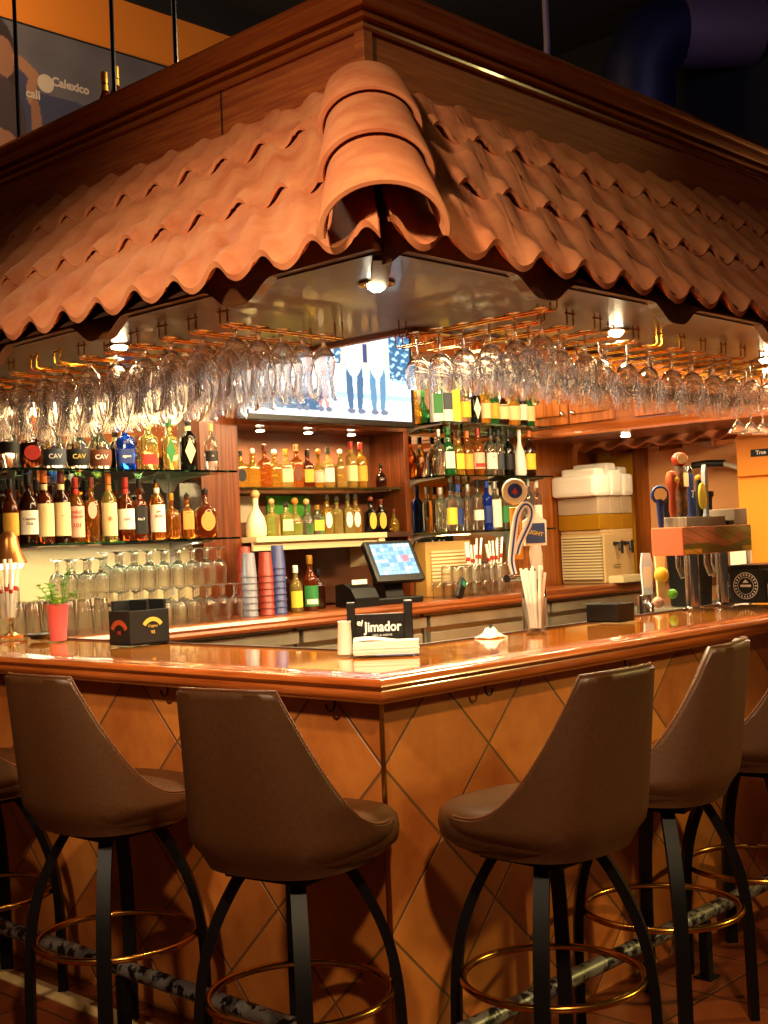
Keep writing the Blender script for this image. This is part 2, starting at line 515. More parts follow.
# barrel hip tiles
def hip(t0, t1, r0_, r1_):
    th = .02
    a = Vector((t0, t0, zroof(t0)-.012-.06*(t0+.2))); b_ = Vector((t1, t1, zroof(t1)-.02-.06*(t1+.2)))
    d = (b_-a).normalized()
    side = Vector((1, -1, 0)).normalized()
    up = side.cross(d)
    if up.z < 0: up = -up
    n = 28
    def ring(P, r):
        o = []
        for i in range(n+1):
            an = PI*(i/n)*1.08-PI*.04
            o.append(P+side*math.cos(an)*r+up*math.sin(an)*r*.80)
        return o
    lines = [ring(b_, r1_-th), ring(a+d*.006, r0_-th), ring(a, r0_-th+.004), ring(a, r0_-.004), ring(a+d*.006, r0_), ring(b_, r1_)]
    vs = [v for l in lines for v in l]
    w = n+1
    MB().add(vs, [(j*w+i, j*w+i+1, (j+1)*w+i+1, (j+1)*w+i) for j in range(len(lines)-1) for i in range(n)]).build('hip_tile', CLAY, can, smooth=50)
hip(-.195, .10, .160, .128)
hip(.045, .34, .158, .128)
hip(.29, .52, .156, .13)
# fascia boards and crown moulding
fas = [(0, 2.7), (0, 3.06), (-.03, 3.06), (-.03, 2.7)]
leg_L(fas, FB, CY1).build('fascia_board', W_fasL, can)
leg_R(fas, FB, CX1).build('fascia_board', W_fasR, can)
MB().box(FB-.006, FB+.02, 1.2, 1.2035, 2.8, 3.035).build('board_seam', W_dark, can)
MB().box(FB-.012, FB+.03, FB-.012, FB+.03, 2.75, 3.05, .003).build('corner_post', W_fasL, can)
crown = [(0, 3.03), (.014, 3.03), (.022, 3.036), (.022, 3.046), (.010, 3.050), (.010, 3.057), (.034, 3.062), (.038, 3.070), (.034, 3.077), (.022, 3.080), (.022, 3.086), (.05, 3.089), (.060, 3.10), (.064, 3.113), (.078, 3.122),
         (.090, 3.130), (.094, 3.140), (.090, 3.152), (.075, 3.158), (-.05, 3.158), (-.05, 3.03)]
leg_L(crown, FB, CY1).build('crown_molding', W_crL, can, smooth=35)
leg_R(crown, FB, CX1).build('crown_molding', W_crR, can, smooth=35)
MB().box(.52, CX1, .52, CY1, 3.10, 3.138).build('top_board', W_dark, can)
# soffit, inner faces
SZ = 2.13
SI, SJ = .80, .58
MB().prism([(-.1, -.1), (4.3, -.1), (4.3, SJ), (SI, SJ), (SI, CY1), (-.1, CY1)], SZ, SZ+.03).build('soffit', SOF, can)
MB().box(SI, SI+.03, SJ+.03, CY1-.5, SZ-.012, 3.10).box(SI+.03, 4.3, SJ, SJ+.03, SZ-.012, 3.10).build('inner_fascia', W_hy, can)
MB().prism([(-.09, -.055), (-.055, -.09), (.2, .165), (.165, .2)], SZ-.012, SZ-.001).build('miter_strip', W_dark, can)
# scalloped boards behind the eave
def scallop(side, per, first, L):
    n = 220
    lo, hi = [], []
    for i in range(n+1):
        s = -.1+(L+.1)*i/n
        q = (s-first+per/2) % per-per/2
        q = abs(q)/.15
        w = 0 if q >= 1 else (1 if q < .18 else .5+.5*math.cos(PI*(q-.18)/.82))
        lo.append((s, 2.135-.058*w)); hi.append((s, 2.21))
    poly = lo+hi[::-1]
    MB().prism(poly, -.13, -.095, 'x' if side == 'L' else 'y').build('scalloped_valance', VAL, can)
scallop('L', .675, .425, 3.3)
scallop('R', .72, .54, 4.2)
# dark roof decking under the tiles
MB().prism([(-.19, 2.125), (.48, 2.80), (.48, 2.76), (-.09, 2.16)], .56, CY1, 'y').build('decking', W_dark, can)
MB().prism([(-.19, 2.125), (.48, 2.80), (.48, 2.76), (-.09, 2.16)], .56, 4.2, 'x').build('decking', W_dark, can)

# beer bottles standing on top of the canopy, hanger rods
# ------------------------------------------------------------------ bottles
def bottle_profile(kind, h, r):
    if kind == 'std':   p = [(.93,0),(1,.015),(1,.58),(.93,.66),(.6,.74),(.36,.79),(.32,.82),(.30,.95),(.34,.955),(.34,1)]
    elif kind == 'tall': p = [(.94,0),(1,.012),(1,.66),(.9,.71),(.5,.76),(.36,.79),(.34,.95),(.38,.955),(.38,1)]
    elif kind == 'wine': p = [(.93,0),(1,.015),(1,.54),(.95,.6),(.75,.67),(.48,.74),(.36,.8),(.34,.96),(.38,.965),(.38,1)]
    elif kind == 'round': p = [(.7,0),(.86,.02),(1,.18),(1,.34),(.9,.48),(.62,.6),(.32,.68),(.26,.74),(.26,.93),(.32,.94),(.32,1)]
    elif kind == 'square': p = [(.93,0),(1,.015),(1,.6),(.94,.65),(.5,.70),(.34,.74),(.32,.93),(.38,.94),(.38,1)]
    elif kind == 'squat': p = [(.9,0),(1,.03),(1,.5),(.9,.6),(.5,.68),(.26,.74),(.24,.92),(.29,.93),(.29,1)]
    elif kind == 'pear': p = [(.85,0),(1,.06),(.98,.3),(.8,.5),(.5,.64),(.34,.72),(.28,.8),(.28,.95),(.3,1)]
    elif kind == 'box': p = [(.98,0),(1,.01),(1,.96),(.97,1)]
    return [(q[0]*r, q[1]*h) for q in p]
def bottle(name, label, loc, kind, h, r, glass, cap, lab=None, band=None, rz=0, group=None, capkind='cyl', labz=(.14, .48), neck=None, stamp=None, diamond=False, oval=None):
    t = thing(name, label, 'bottle' if kind != 'box' else 'carton', loc, rz, group)
    if kind == 'square': r *= .87
    pr = bottle_profile(kind, h*(.94 if kind != 'box' else 1), r)
    sq = 5 if kind in ('square', 'box') else 2
    MB().lathe(pr, 20, sq=sq).build('body', BG[glass], t, smooth=50)
    rn = pr[-1][0]
    zt = h*.94
    if cap:
        if capkind == 'ball':
            MB().sphere((0, 0, zt+r*.35), r*.45).build('stopper', CAP[cap], t, smooth=True)
        elif capkind == 'pour':
            MB().lathe([(rn*1.05, -.012), (rn*1.1, .006), (.004, .012), (.0035, h*.07), (.0005, h*.075)], 10, (0, 0, zt)).build('pourer', CAP[cap], t, smooth=40)
        else:
            MB().lathe([(rn*1.08, -h*.10), (rn*1.12, -h*.09), (rn*1.12, h*.055), (rn*1.0, h*.06), (.0005, h*.06)], 14, (0, 0, zt)).build('cap', CAP[cap], t, smooth=40)
    if neck:
        MB().lathe([(rn*1.06, 0), (rn*1.06, h*.09)], 14, (0, 0, zt-h*.21)).build('neck_label', LBL[neck], t, smooth=40)
    if lab:
        def rad(z):
            for (ra, za), (rb, zb) in zip(pr, pr[1:]):
                if za <= z <= zb: return ra+(rb-ra)*(z-za)/max(zb-za, 1e-6)
            return r
        z0, z1 = labz[0]*h, labz[1]*h
        if diamond or oval:
            # a small shaped label on the front
            pts = []
            n = 4 if diamond else 18
            for i in range(n):
                a = 2*PI*i/n+PI/2
                pts.append((r*.62*math.cos(a), (z0+z1)/2+(z1-z0)/2*math.sin(a)))
            MB().prism(pts, -r*1.03, -r*1.01, 'y').build('label', LBL[lab], t)
        else:
            seg = 14
            prof = [(rad(z0+(z1-z0)*q)*1.012+.0004, z0+(z1-z0)*q) for q in (0, .25, .5, .75, 1)]
            half = 1.15 if sq == 2 else .74
            MB().lathe(prof, seg, sq=sq, a0=-PI/2-half, a1=-PI/2+half).build('label', LBL[lab], t, smooth=40)
        if band:
            zb = z0+(z1-z0)*.1
            MB().lathe([(rad(zb)*1.02+.0008, zb), (rad(zb)*1.02+.0008, zb+(z1-z0)*.24)], 10, sq=sq, a0=-PI/2-.8, a1=-PI/2+.8).build('label_band', LBL[band], t)
    if stamp:
        for k, (s, sz, zz, mt) in enumerate(stamp):
            text('lettering', s, sz, mt, t, (0, -r*1.012-.003, zz*h), (PI/2, 0, 0), bold=.0003)
    return t
FACE = -.45   # shelf bottles turn a little towards the corner of the bar
def beer(loc, label):
    t = bottle('beer_bottle', label, loc, 'wine', .305, .036, 'brown', 'gold', 'yellow', None, -.6, 'beer bottles on top of the canopy', labz=(.2, .45), neck='yellow')
    return t
beer((.75, 2.18, 3.139), 'brown beer bottle on top of the wooden canopy, left of the pair')
beer((.75, 2.10, 3.139), 'brown beer bottle on top of the wooden canopy, right of the pair')
for i, (x, y, nm) in enumerate(((.60, 2.62, 'far left'), (.60, 1.90, 'beside the beer bottles'), (.60, 1.50, 'nearest the canopy corner'))):
    t = thing('hanger_rod', 'thin black rod hanging the canopy from the ceiling, '+nm, 'rod', (x, y, 3.13))
    MB().tube([(0, 0, 0), (0, 0, 3.47)], .009, 8).build('rod', BLKMET, t, smooth=True)
    MB().lathe([(.03, .01), (.03, .016), (.012, .02)], 12).build('flange', BLKMET, t)

# ------------------------------------------------------------------ soffit lights
def lamp(kind, loc, rot, power, color, size=.05, spot=None, blend=.4, target=None, sy=None):
    ld = bpy.data.lights.new('lamp_'+kind, kind)
    ld.energy = power; ld.color = color
    if kind == 'AREA':
        ld.size = size
        if sy: ld.shape = 'RECTANGLE'; ld.size_y = sy
    else: ld.shadow_soft_size = size
    if kind == 'SPOT': ld.spot_size = spot or 2.0; ld.spot_blend = blend
    o = bpy.data.objects.new('lamp_light', ld); COL.objects.link(o); o.location = loc
    if target is not None:
        d = Vector(target)-Vector(loc)
        o.rotation_euler = d.to_track_quat('-Z', 'Y').to_euler()
    else: o.rotation_euler = rot or (0, 0, 0)
    return o
WARM = (1, .70, .34)
WARM2 = (1, .76, .40)
BULB = M('lit_bulb', '#ffffff', .3, emit='#ffe6b4', es=120)
def downlight(x, y, label, power):
    t = thing('downlight', label, 'ceiling light', (x, y, SZ))
    MB().lathe([(.052, -.001), (.052, -.006), (.036, -.008), (.034, -.001)], 24).build('trim_ring', BRASS, t, smooth=40)
    MB().lathe([(.0005, -.026), (.012, -.024), (.023, -.016), (.028, -.004), (.028, -.001)], 18).build('bulb', BULB, t, smooth=True)
    lamp('SPOT', (x, y, SZ-.06), None, power, WARM2, .03, 2.7, .6, target=(x, y, 0))
downlight(.19, .13, 'recessed soffit light nearest the bar corner', 70)
downlight(.21, 1.38, 'recessed soffit light over the left counter', 70)
downlight(1.50, .2, 'recessed soffit light among the racks over the right counter', 70)
downlight(2.75, .25, 'recessed soffit light over the beer taps', 70)

# ------------------------------------------------------------------ hanging glasses
def lathe_glass(name, prof, mat, seg=18, flip=False):
    return MB().lathe(prof, seg).build(name, mat, None, smooth=60)
# profiles run foot -> outside -> rim -> inside -> bottom (upright, z from 0)
goblet_p = [(.0005, 0), (.034, .0), (.036, .003), (.012, .009), (.0045, .016), (.004, .07), (.006, .080), (.02, .088), (.034, .102), (.042, .122), (.043, .142), (.040, .168), (.036, .19),
            (.0345, .19), (.0385, .168), (.0415, .142), (.0405, .122), (.032, .104), (.018, .091), (.0005, .0875)]
hurr_p = [(.0005, 0), (.034, 0), (.036, .003), (.014, .009), (.006, .02), (.0075, .035), (.02, .045), (.033, .065), (.037, .088), (.032, .118), (.0265, .140), (.028, .165), (.035, .20), (.038, .212),
          (.0365, .212), (.033, .198), (.0265, .165), (.025, .140), (.0305, .118), (.0352, .088), (.031, .066), (.018, .048), (.0005, .042)]
martini_p = [(.0005, 0), (.034, 0), (.035, .003), (.010, .008), (.0045, .014), (.004, .10), (.006, .105), (.05, .165), (.049, .1655), (.0055, .109), (.0005, .108)]
stack_p = [(.0005, 0), (.033, .0), (.035, .003), (.014, .009), (.006, .016), (.011, .026), (.006, .036), (.011, .046), (.006, .056), (.012, .064), (.028, .074), (.037, .094), (.038, .115), (.035, .145), (.033, .183),
           (.0315, .183), (.0335, .145), (.0365, .115), (.0355, .095), (.026, .077), (.0005, .068)]
tumbler_p = [(.0005, 0), (.030, 0), (.033, .004), (.036, .05), (.038, .095), (.0365, .095), (.0345, .05), (.031, .012), (.0005, .010)]
pint_p = [(.0005, 0), (.029, 0), (.031, .003), (.036, .10), (.042, .158), (.0405, .158), (.0345, .10), (.0295, .010), (.0005, .008)]
RZ = 2.075
n_made = {}
def flip_prof(p): return p
def glass_obj(name, prof, cat):
    o = lathe_glass(name, prof, GLASS)
    return o
hang_gob = glass_obj('hanging_goblet', goblet_p, 'wine glass')
hang_hur = glass_obj('hanging_goblet_flared', hurr_p, 'wine glass')
hang_hur.name = 'hanging_flared_glass'
first_flag = {}
def place_glass(src, x, y, z, label, group, cat, upside=True, sc=1.0):
    if src.name in first_flag: o = src.copy(); COL.objects.link(o)
    else: o = src; first_flag[src.name] = 1
    o.location = (x, y, z); o.rotation_euler = (PI if upside else 0, 0, random.random()*6)
    o.scale = (sc, sc, sc)
    tag(o, label, cat, group)
    return o
def rack(name, label, x, y, along, L, end_up=.075):
    """brass wire glass rack: two rails with an end loop, H hangers to the soffit; (x,y)= front end"""
    t = thing(name, label, 'glass rack', (x, y, RZ), 0 if along == 'y' else -PI/2, 'brass stemware racks under the soffit')
    for s in (-1, 1):
        MB().tube([(s*.017, -.0, .03), (s*.017, 0, .008), (s*.017, .008, 0), (s*.017, L, 0), (s*.017, L, SZ-RZ)], .003, 6).build('rail', GOLDW, t, smooth=True)
    MB().tube([(-.017, 0, SZ-RZ), (-.017, 0, .008)], .003, 6).tube([(.017, 0, SZ-RZ), (.017, 0, .008)], .003, 6).tube([(-.026, 0, .042), (.026, 0, .042)], .003, 6).build('hanger', GOLDW, t, smooth=True)
    return t
hc = 0
LEFTW = 'left counter'
def racks_right():
    proto = None
    for i in range(15):
        x = .70+.157*i
        y = -.10 if i == 0 else (.06 if i < 4 else .11)
        L = .60 if i == 0 else .46
        lab = 'brass wire glass rack over the right counter, %s from the corner' % ORD[i]
        if proto is None: proto = rack('glass_rack', lab, x, y, 'y', L)
        else: dup(proto, (x, y, RZ), 0, lab)
        n = 6 if i == 0 else 5
        for k in range(n):
            yy = y+.05+k*(.099 if i == 0 else .092)+random.uniform(-.006, .006)
            place_glass(hang_gob, x, yy, RZ+.0035+.0035, 'hanging goblet, %s from the front on the %s rack right of the bar corner' % (ORD[k], ORD[i]),
                        'goblets hanging over the right counter', 'wine glass', True, random.uniform(.93, .97))
racks_right()
def racks_left():
    proto = None
    for i in range(12):
        y = .635+.150*i
        x = .06
        lab = 'brass wire glass rack over the left counter, %s from the corner' % ORD[i]
        if proto is None: proto = rack('glass_rack', lab, x, y, 'x', .48)
        else: dup(proto, (x, y, RZ), -PI/2, lab)
        n = 5
        for k in range(n):
            xx = x+.035+k*.094+random.uniform(-.006, .006)
            place_glass(hang_hur, xx, y, RZ+.007, 'hanging flared glass, %s from the front on the %s rack left of the bar corner' % (ORD[k], ORD[i]),
                        'flared glasses hanging over the left counter', 'cocktail glass', True, random.uniform(.96, 1.04))
racks_left()
mr = thing('glass_rack', 'low brass rail holding martini glasses at the far right end of the racks', 'glass rack', (3.16, .54, 2.0))
MB().tube([(-.20, -.017, SZ-2.0), (-.20, -.017, 0), (.20, -.017, 0), (.20, -.017, SZ-2.0)], .003, 6).tube([(-.20, .017, SZ-2.0), (-.20, .017, 0), (.20, .017, 0), (.20, .017, SZ-2.0)], .003, 6).build('rail', GOLDW, mr, smooth=True)
hang_mar = glass_obj('hanging_martini_glass', martini_p, 'cocktail glass')
for k in range(3):
    place_glass(hang_mar, 3.03+.125*k, .54, 2.007, 'hanging martini glass, %s from left at the far right end of the racks' % ORD[k], 'martini glasses at the far right', 'cocktail glass')

# ------------------------------------------------------------------ back bar
CT = 1.05
BYF = 2.55      # front edge of the back counter
WY = 3.05       # mirror plane
bc = thing('back_counter', 'long wooden back counter running under the bottle shelves', 'counter', (0, 0, 0))
MB().box(.51, 5.9, BYF+.02, WY-.002, 1.0, CT).build('countertop', W_hx, bc)
edge = [(2.53, .985), (2.522, .992), (2.518, 1.005), (2.524, 1.018), (2.522, 1.03), (2.528, 1.046), (2.54, CT+.002), (2.6, CT+.002), (2.6, .985)]
MB().prism(edge, .51, 5.9, 'x').build('front_edge', W_hx, bc, smooth=30)
bb = thing('back_bar_cabinet', 'tall wooden back bar with mirrored bays and a lit central niche', 'cabinet', (0, 0, 0))
MB().box(.34, 5.6, WY+.27, WY+.3, 0, 3.08).build('back_panel', W_vert, bb)
MB().box(.48, 1.84, WY, WY+.012, 1.45, 2.6).build('mirror_panel', MIRROR, bb)
MB().box(3.42, 4.56, WY, WY+.012, CT, 2.6).build('mirror_panel', MIRROR, bb)
MB().box(.48, 1.84, WY, WY+.012, CT, 1.45).build('fill_panel', M('cream_fill_panel', '#d8c490', .35), bb)  # pale panel added behind the goblets to brighten them
MB().box(.34, .475, 2.955, WY+.26, CT, 3.08, .004).build('pillar', W_pil, bb)
MB().box(1.80, 2.06, 2.955, WY+.26, CT, 3.08, .004).build('pillar', W_pil, bb)
MB().box(3.385, 3.43, 2.955, WY+.26, CT, 3.08, .004).build('pillar', W_pil, bb)
MB().box(4.55, 5.40, 2.955, WY+.26, CT, 3.08, .003).build('wood_panel', W_vert, bb)
MB().box(.48, 1.80, WY-.02, WY+.26, 2.6, 3.08).build('upper_panel', W_hx, bb)
MB().box(3.43, 4.55, WY-.02, WY+.26, 2.6, 3.08).build('upper_panel', W_hx, bb)
MB().box(2.06, 3.385, 2.955, WY+.2, 2.075, 2.105).build('niche_top', W_hx, bb)
MB().box(2.06, 3.385, 2.955, 2.985, 2.105, 3.08).build('upper_panel', W_hx, bb)
NICHE = M('niche_back_paint', '#6b3f24', .5)
MB().box(2.06, 3.385, WY+.2, WY+.215, CT, 2.08).build('niche_back', NICHE, bb)
# posters behind the tequila
MB().box(2.50, 2.84, WY+.185, WY+.199, 1.50, 1.70).build('green_poster', M('poster_green', '#4a9a2c', .6), bb)
MB().box(2.16, 2.40, WY+.185, WY+.199, 1.55, 1.70).build('cream_poster', M('poster_cream', '#d8c8a8', .6), bb)
# puck lights in the niche
PUCK = M('lit_puck', '#ffffff', .3, emit='#fff0c8', es=25)
for i, (x, lab) in enumerate(((2.35, 'left'), (2.72, 'middle'), (3.08, 'right'))):
    t = thing('puck_light', 'round puck light under the niche top, %s of the three' % lab, 'light', (x, 3.1, 2.075))
    MB().lathe([(.034, 0), (.034, -.012), (.026, -.014), (.0005, -.014)], 20).build('rim', CHROME, t, smooth=40)
    MB().lathe([(.0005, -.0185), (.024, -.0185), (.024, -.0145)], 18).build('lens', PUCK, t)
    lamp('SPOT', (x, 3.08, 2.045), None, 15, WARM, .03, 2.8, .5, target=(x, 3.02, 0))

# glass shelves
BRKT = M('grey_bracket', '#b0aca8', .35, .3)
def glass_shelf(label, x0, x1, y0, z, brackets):
    t = thing('glass_shelf', label, 'shelf', ((x0+x1)/2, (y0+WY)/2, z))
    hx, hy = (x1-x0)/2, (WY-y0)/2-.010
    MB().box(-hx, hx, -hy, hy, -.010, 0).build('glass_panel', GLASSG, t)
    for bx in brackets:
        x = bx-(x0+x1)/2
        pr = [(hy-.001, -.012), (-hy*.75, -.012), (-hy*.75, -.018), (hy*.3, -.03), (hy*.72, -.05), (hy*.86, -.085), (hy-.001, -.09)]
        MB().prism([(a, b) for a, b in pr], x-.008, x+.008, 'x').build('bracket', BRKT, t)
    return t
glass_shelf('upper glass shelf of the left mirrored bay', .50, 1.79, 2.64, 1.80, (.52, 1.66))
glass_shelf('lower glass shelf of the left mirrored bay', .50, 1.79, 2.64, 1.465, (.52, 1.66))
Z_LU, Z_LL = 1.80, 1.465
glass_shelf('top glass shelf of the right mirrored bay', 3.44, 4.54, 2.66, 2.12, (3.47, 4.5))
glass_shelf('middle glass shelf of the right mirrored bay', 3.44, 4.54, 2.66, 1.795, (3.47, 4.5))
glass_shelf('bottom glass shelf of the right mirrored bay', 3.44, 4.54, 2.66, 1.45, (3.47, 4.5))
t = thing('glass_shelf', 'narrow glass shelf inside the lit niche', 'shelf', (2.72, 3.12, 1.735))
MB().box(-.655, .655, -.14, .12, -.009, 0).build('glass_panel', GLASSG, t)
for x in (-.6, .6): MB().box(x-.01, x+.01, -.1, .12, -.02, -.01).build('support_pin', CHROME, t)
t = thing('niche_shelf', 'white wooden shelf low in the niche with a scrolled bracket', 'shelf', (2.72, 3.0, 1.462))
MB().box(-.655, .36, -.16, .24, -.03, 0, .002).build('board', CREAMP, t)
MB().box(-.655, .30, -.13, -.115, -.075, -.03).build('apron', CREAMP, t)
MB().prism([(.1, -.03), (-.15, -.03), (-.15, -.06), (-.1, -.09), (-.09, -.15), (-.03, -.19), (.1, -.2)], .30, .35, 'x').build('bracket', CREAMP, t)
MB().box(.36, .655, -.10, .24, -.03, 0, .002).build('dark_board', W_dark, t)

for x in (.52, 1.66, 3.47, 4.5):
    MB().box(x-.010, x+.010, WY-.008, WY-.0005, 1.18, 2.3).build('shelf_standard', BRKT, bb)
# ------------------------------------------------------------------ shelf bottles
# (x, kind, h, r, glass, cap, label colour, options, description)
def shelf(items, y, z, where, group, jitter=.012):
    for i, it in enumerate(items):
        x, kind, h, r, g, cap, lab, opt, desc = it
        bottle('liquor_bottle' if kind != 'box' else 'bottle_carton', '%s, %s from left on %s' % (desc, ORD[i], where), (x, y+random.uniform(-jitter, jitter), z+.0005), kind, h, r, g, cap, lab,
               rz=FACE, group=group, **opt)
LL = [
 (0.555, 'std', .29, .036, 'brown', 'black', 'gold', {}, 'brown bottle with gold label'),
 (0.64, 'std', .31, .042, 'dark', 'black', 'white', dict(stamp=[('Canadian', .016, .36, INKK), ('Club', .016, .29, INKK)]), 'dark whisky bottle with white label'),
 (0.725, 'std', .325, .042, 'brown', 'orange', 'cream', dict(neck='cream', labz=(.1, .55)), 'amber whisky bottle with tall cream label'),
 (0.81, 'std', .325, .040, 'dark', 'brown', 'cream', dict(neck='cream', stamp=[('~', .02, .38, INKR)], labz=(.1, .56)), 'dark whisky bottle, red mark on cream label'),
 (0.895, 'std', .30, .039, 'amber', 'red', 'pink', dict(neck='red', labz=(.08, .55), stamp=[('WILD', .020, .46, INKR), ('TURKEY', .016, .39, INKR), ('101', .026, .26, INKR)]), 'bourbon bottle, pink lettered label, red neck'),
 (0.98, 'square', .30, .037, 'amber', 'brown', 'pink', dict(oval=1, labz=(.36, .62)), 'amber bottle with round pink label'),
 (1.068, 'std', .32, .038, 'yellow', 'orange', 'cream', dict(neck='orange', labz=(.08, .56), stamp=[('*', .05, .30, INKR)]), 'pale whisky bottle, cream label, orange neck'),
 (1.157, 'std', .30, .041, 'brown', 'red', 'white', dict(neck='red', labz=(.18, .5), stamp=[('red', .02, .34, INKR)]), 'amber whisky bottle with white label and red capsule'),
 (1.25, 'square', .295, .039, 'brown', 'black', 'black', dict(labz=(.1, .55), stamp=[('No.7', .016, .34, INKW)]), 'square bottle with black label and black cap'),
 (1.34, 'std', .305, .038, 'amber', 'black', 'white', dict(capkind='pour', neck='white', labz=(.12, .55), stamp=[('JIM', .015, .44, INKR), ('BEAM', .015, .37, INKR)]), 'bourbon bottle with white label and pourer'),
 (1.425, 'squat', .225, .043, 'amber', 'gold', None, {}, 'squat amber decanter without label'),
 (1.515, 'square', .225, .036, 'amber', 'black', 'orange', dict(capkind='pour', labz=(.2, .6)), 'squat amber bottle with orange label'),
]
shelf(LL, 2.73, Z_LL, 'lower left shelf', 'whisky bottles on the lower left shelf')
bottle('liquor_bottle', 'wide purple-brown bottle with orange crest label at the right end of the lower left shelf', (1.655, 2.75, Z_LL+.001), 'squat', .25, .058, 'brown', 'black', 'orange',
       rz=FACE, capkind='pour', labz=(.14, .52), oval=1, group='whisky bottles on the lower left shelf')
# second row behind
for i, x in enumerate((.60, .68, .77, .94, 1.03, 1.20)):
    bottle('liquor_bottle', 'dark bottle standing in the back row of the lower left shelf, %s from left' % ORD[i], (x, 2.87, Z_LL+.001), 'std', .295, .033, ('dark', 'brown')[i % 2], 'black', 'black', rz=FACE,
           group='whisky bottles on the lower left shelf')
LU = [
 (0.565, 'std', .22, .045, 'clear', 'black', 'black', dict(labz=(.3, .6)), 'clear bottle with black label'),
 (0.675, 'round', .245, .057, 'dark', 'copper', 'red', dict(oval=1, labz=(.15, .42)), 'round dark rum bottle, copper top, red label'),
 (0.79, 'round', .25, .056, 'clear', 'silver', 'slate', dict(labz=(.06, .36), stamp=[('CAV', .03, .22, INKW)]), 'clear round decanter with slate label'),
 (0.91, 'round', .255, .056, 'clear', 'gold', 'black', dict(labz=(.06, .36), stamp=[('CAV', .03, .22, INKG)]), 'clear round decanter with black label'),
 (1.035, 'round', .255, .056, 'clear', 'cork', 'brown', dict(labz=(.06, .36), stamp=[('CAV', .03, .22, INKW)]), 'clear round decanter, brown label, cork'),
 (1.17, 'square', .245, .050, 'blue', 'white', 'blue', dict(labz=(.12, .4), stamp=[('agave', .018, .26, INKW)]), 'square electric-blue tequila bottle'),
 (1.31, 'square', .26, .050, 'yellow', 'cork', 'red', dict(labz=(.1, .3)), 'square pale bottle with red label and cork'),
 (1.432, 'square', .26, .042, 'yellow', 'green', 'green', dict(diamond=1, labz=(.1, .62)), 'yellow tequila bottle with green diamond label'),
 (1.555, 'std', .27, .042, 'black', 'black', 'cream', dict(diamond=1, neck='cream', labz=(.12, .6)), 'black bottle with cream diamond label'),
 (1.69, 'std', .24, .035, 'clear', 'cork', 'black', dict(labz=(.2, .42), stamp=[('=', .02, .31, INKG)]), 'clear bottle with small black label and cork'),
]
shelf(LU, 2.74, Z_LU, 'upper left shelf', 'tequila and rum bottles on the upper left shelf')
NU = [
 (2.13, 'square', .20, .045, 'gold', 'black', 'black', dict(oval=1, labz=(.15, .5)), 'gold tequila with round black label'),
 (2.225, 'square', .20, .045, 'gold', 'white', None, dict(capkind='ball'), 'gold tequila with white ball stopper'),
 (2.315, 'square', .24, .040, 'amber', 'brown', None, {}, 'amber tequila with tall brown neck'),
 (2.395, 'square', .20, .042, 'gold', 'white', None, dict(capkind='ball'), 'gold tequila with small white ball stopper'),
 (2.48, 'square', .22, .042, 'yellow', 'gold', 'cream', {}, 'yellow tequila with cream label'),
 (2.565, 'square', .25, .042, 'amber', 'cork', 'brown', dict(oval=1), 'amber tequila with cork and brown oval label'),
 (2.65, 'square', .22, .038, 'brown', 'black', 'gold', {}, 'brown tequila with gold label'),
 (2.738, 'round', .21, .038, 'gold', 'orange', 'pink', dict(capkind='ball'), 'gold decanter with pink label and orange stopper'),
 (2.82, 'square', .24, .038, 'yellow', 'black', 'white', {}, 'yellow tequila with white label and black cap'),
 (2.91, 'square', .215, .042, 'yellow', 'white', None, dict(capkind='ball'), 'pale tequila with big white ball stopper'),
 (3.0, 'tall', .275, .038, 'yellow', 'red', 'cream', {}, 'tall pale tequila with red cap and cream label'),
 (3.10, 'tall', .275, .038, 'gold', 'red', 'gold', {}, 'tall gold tequila with red cap'),
 (3.25, 'round', .15, .035, 'dark', 'black', None, {}, 'small dark round bottle'),
]
shelf(NU, 3.04, 1.7355, 'upper niche shelf', 'tequilas on the upper niche shelf')
NL = [
 (2.20, 'pear', .225, .058, 'ceramic', 'cork', None, dict(capkind='ball'), 'big cream ceramic bottle with ball stopper'),
 (2.315, 'square', .19, .046, 'yellow', 'cork', None, dict(capkind='ball'), 'pale tequila with cork ball'),
 (2.41, 'square', .19, .040, 'yellow', 'black', 'cream', {}, 'pale tequila with cream label'),
 (2.495, 'round', .19, .044, 'yellow', 'orange', None, dict(capkind='ball'), 'round decanter with orange ball stopper'),
 (2.585, 'round', .185, .042, 'clear', 'cork', None, dict(capkind='ball'), 'clear round decanter with cork ball'),
 (2.665, 'square', .17, .038, 'pale', 'gold', 'yellow', {}, 'pale green tequila with yellow label'),
 (2.745, 'square', .23, .037, 'gold', 'black', 'white', dict(oval=1, labz=(.15, .55)), 'gold tequila with arched silver label'),
 (2.825, 'square', .22, .036, 'yellow', 'black', None, {}, 'plain yellow tequila with black cap'),
 (2.90, 'square', .23, .036, 'yellow', 'black', 'white', dict(oval=1, labz=(.15, .55)), 'yellow tequila with arched silver label'),
 (2.975, 'square', .23, .036, 'gold', 'black', 'white', dict(oval=1, labz=(.15, .55)), 'gold tequila with white oval label'),
 (3.105, 'square', .20, .042, 'black', 'brown', 'gold', dict(oval=1, capkind='ball', labz=(.1, .6)), 'black bottle with gold oval label and brown stopper'),
 (3.20, 'square', .20, .042, 'black', 'brown', 'gold', dict(oval=1, labz=(.1, .6)), 'black bottle with gold oval label and tall cap'),
 (3.315, 'round', .14, .032, 'gold', 'brown', None, {}, 'small gold bottle'),
]
shelf(NL, 2.99, 1.4635, 'lower niche shelf', 'tequilas on the lower niche shelf')
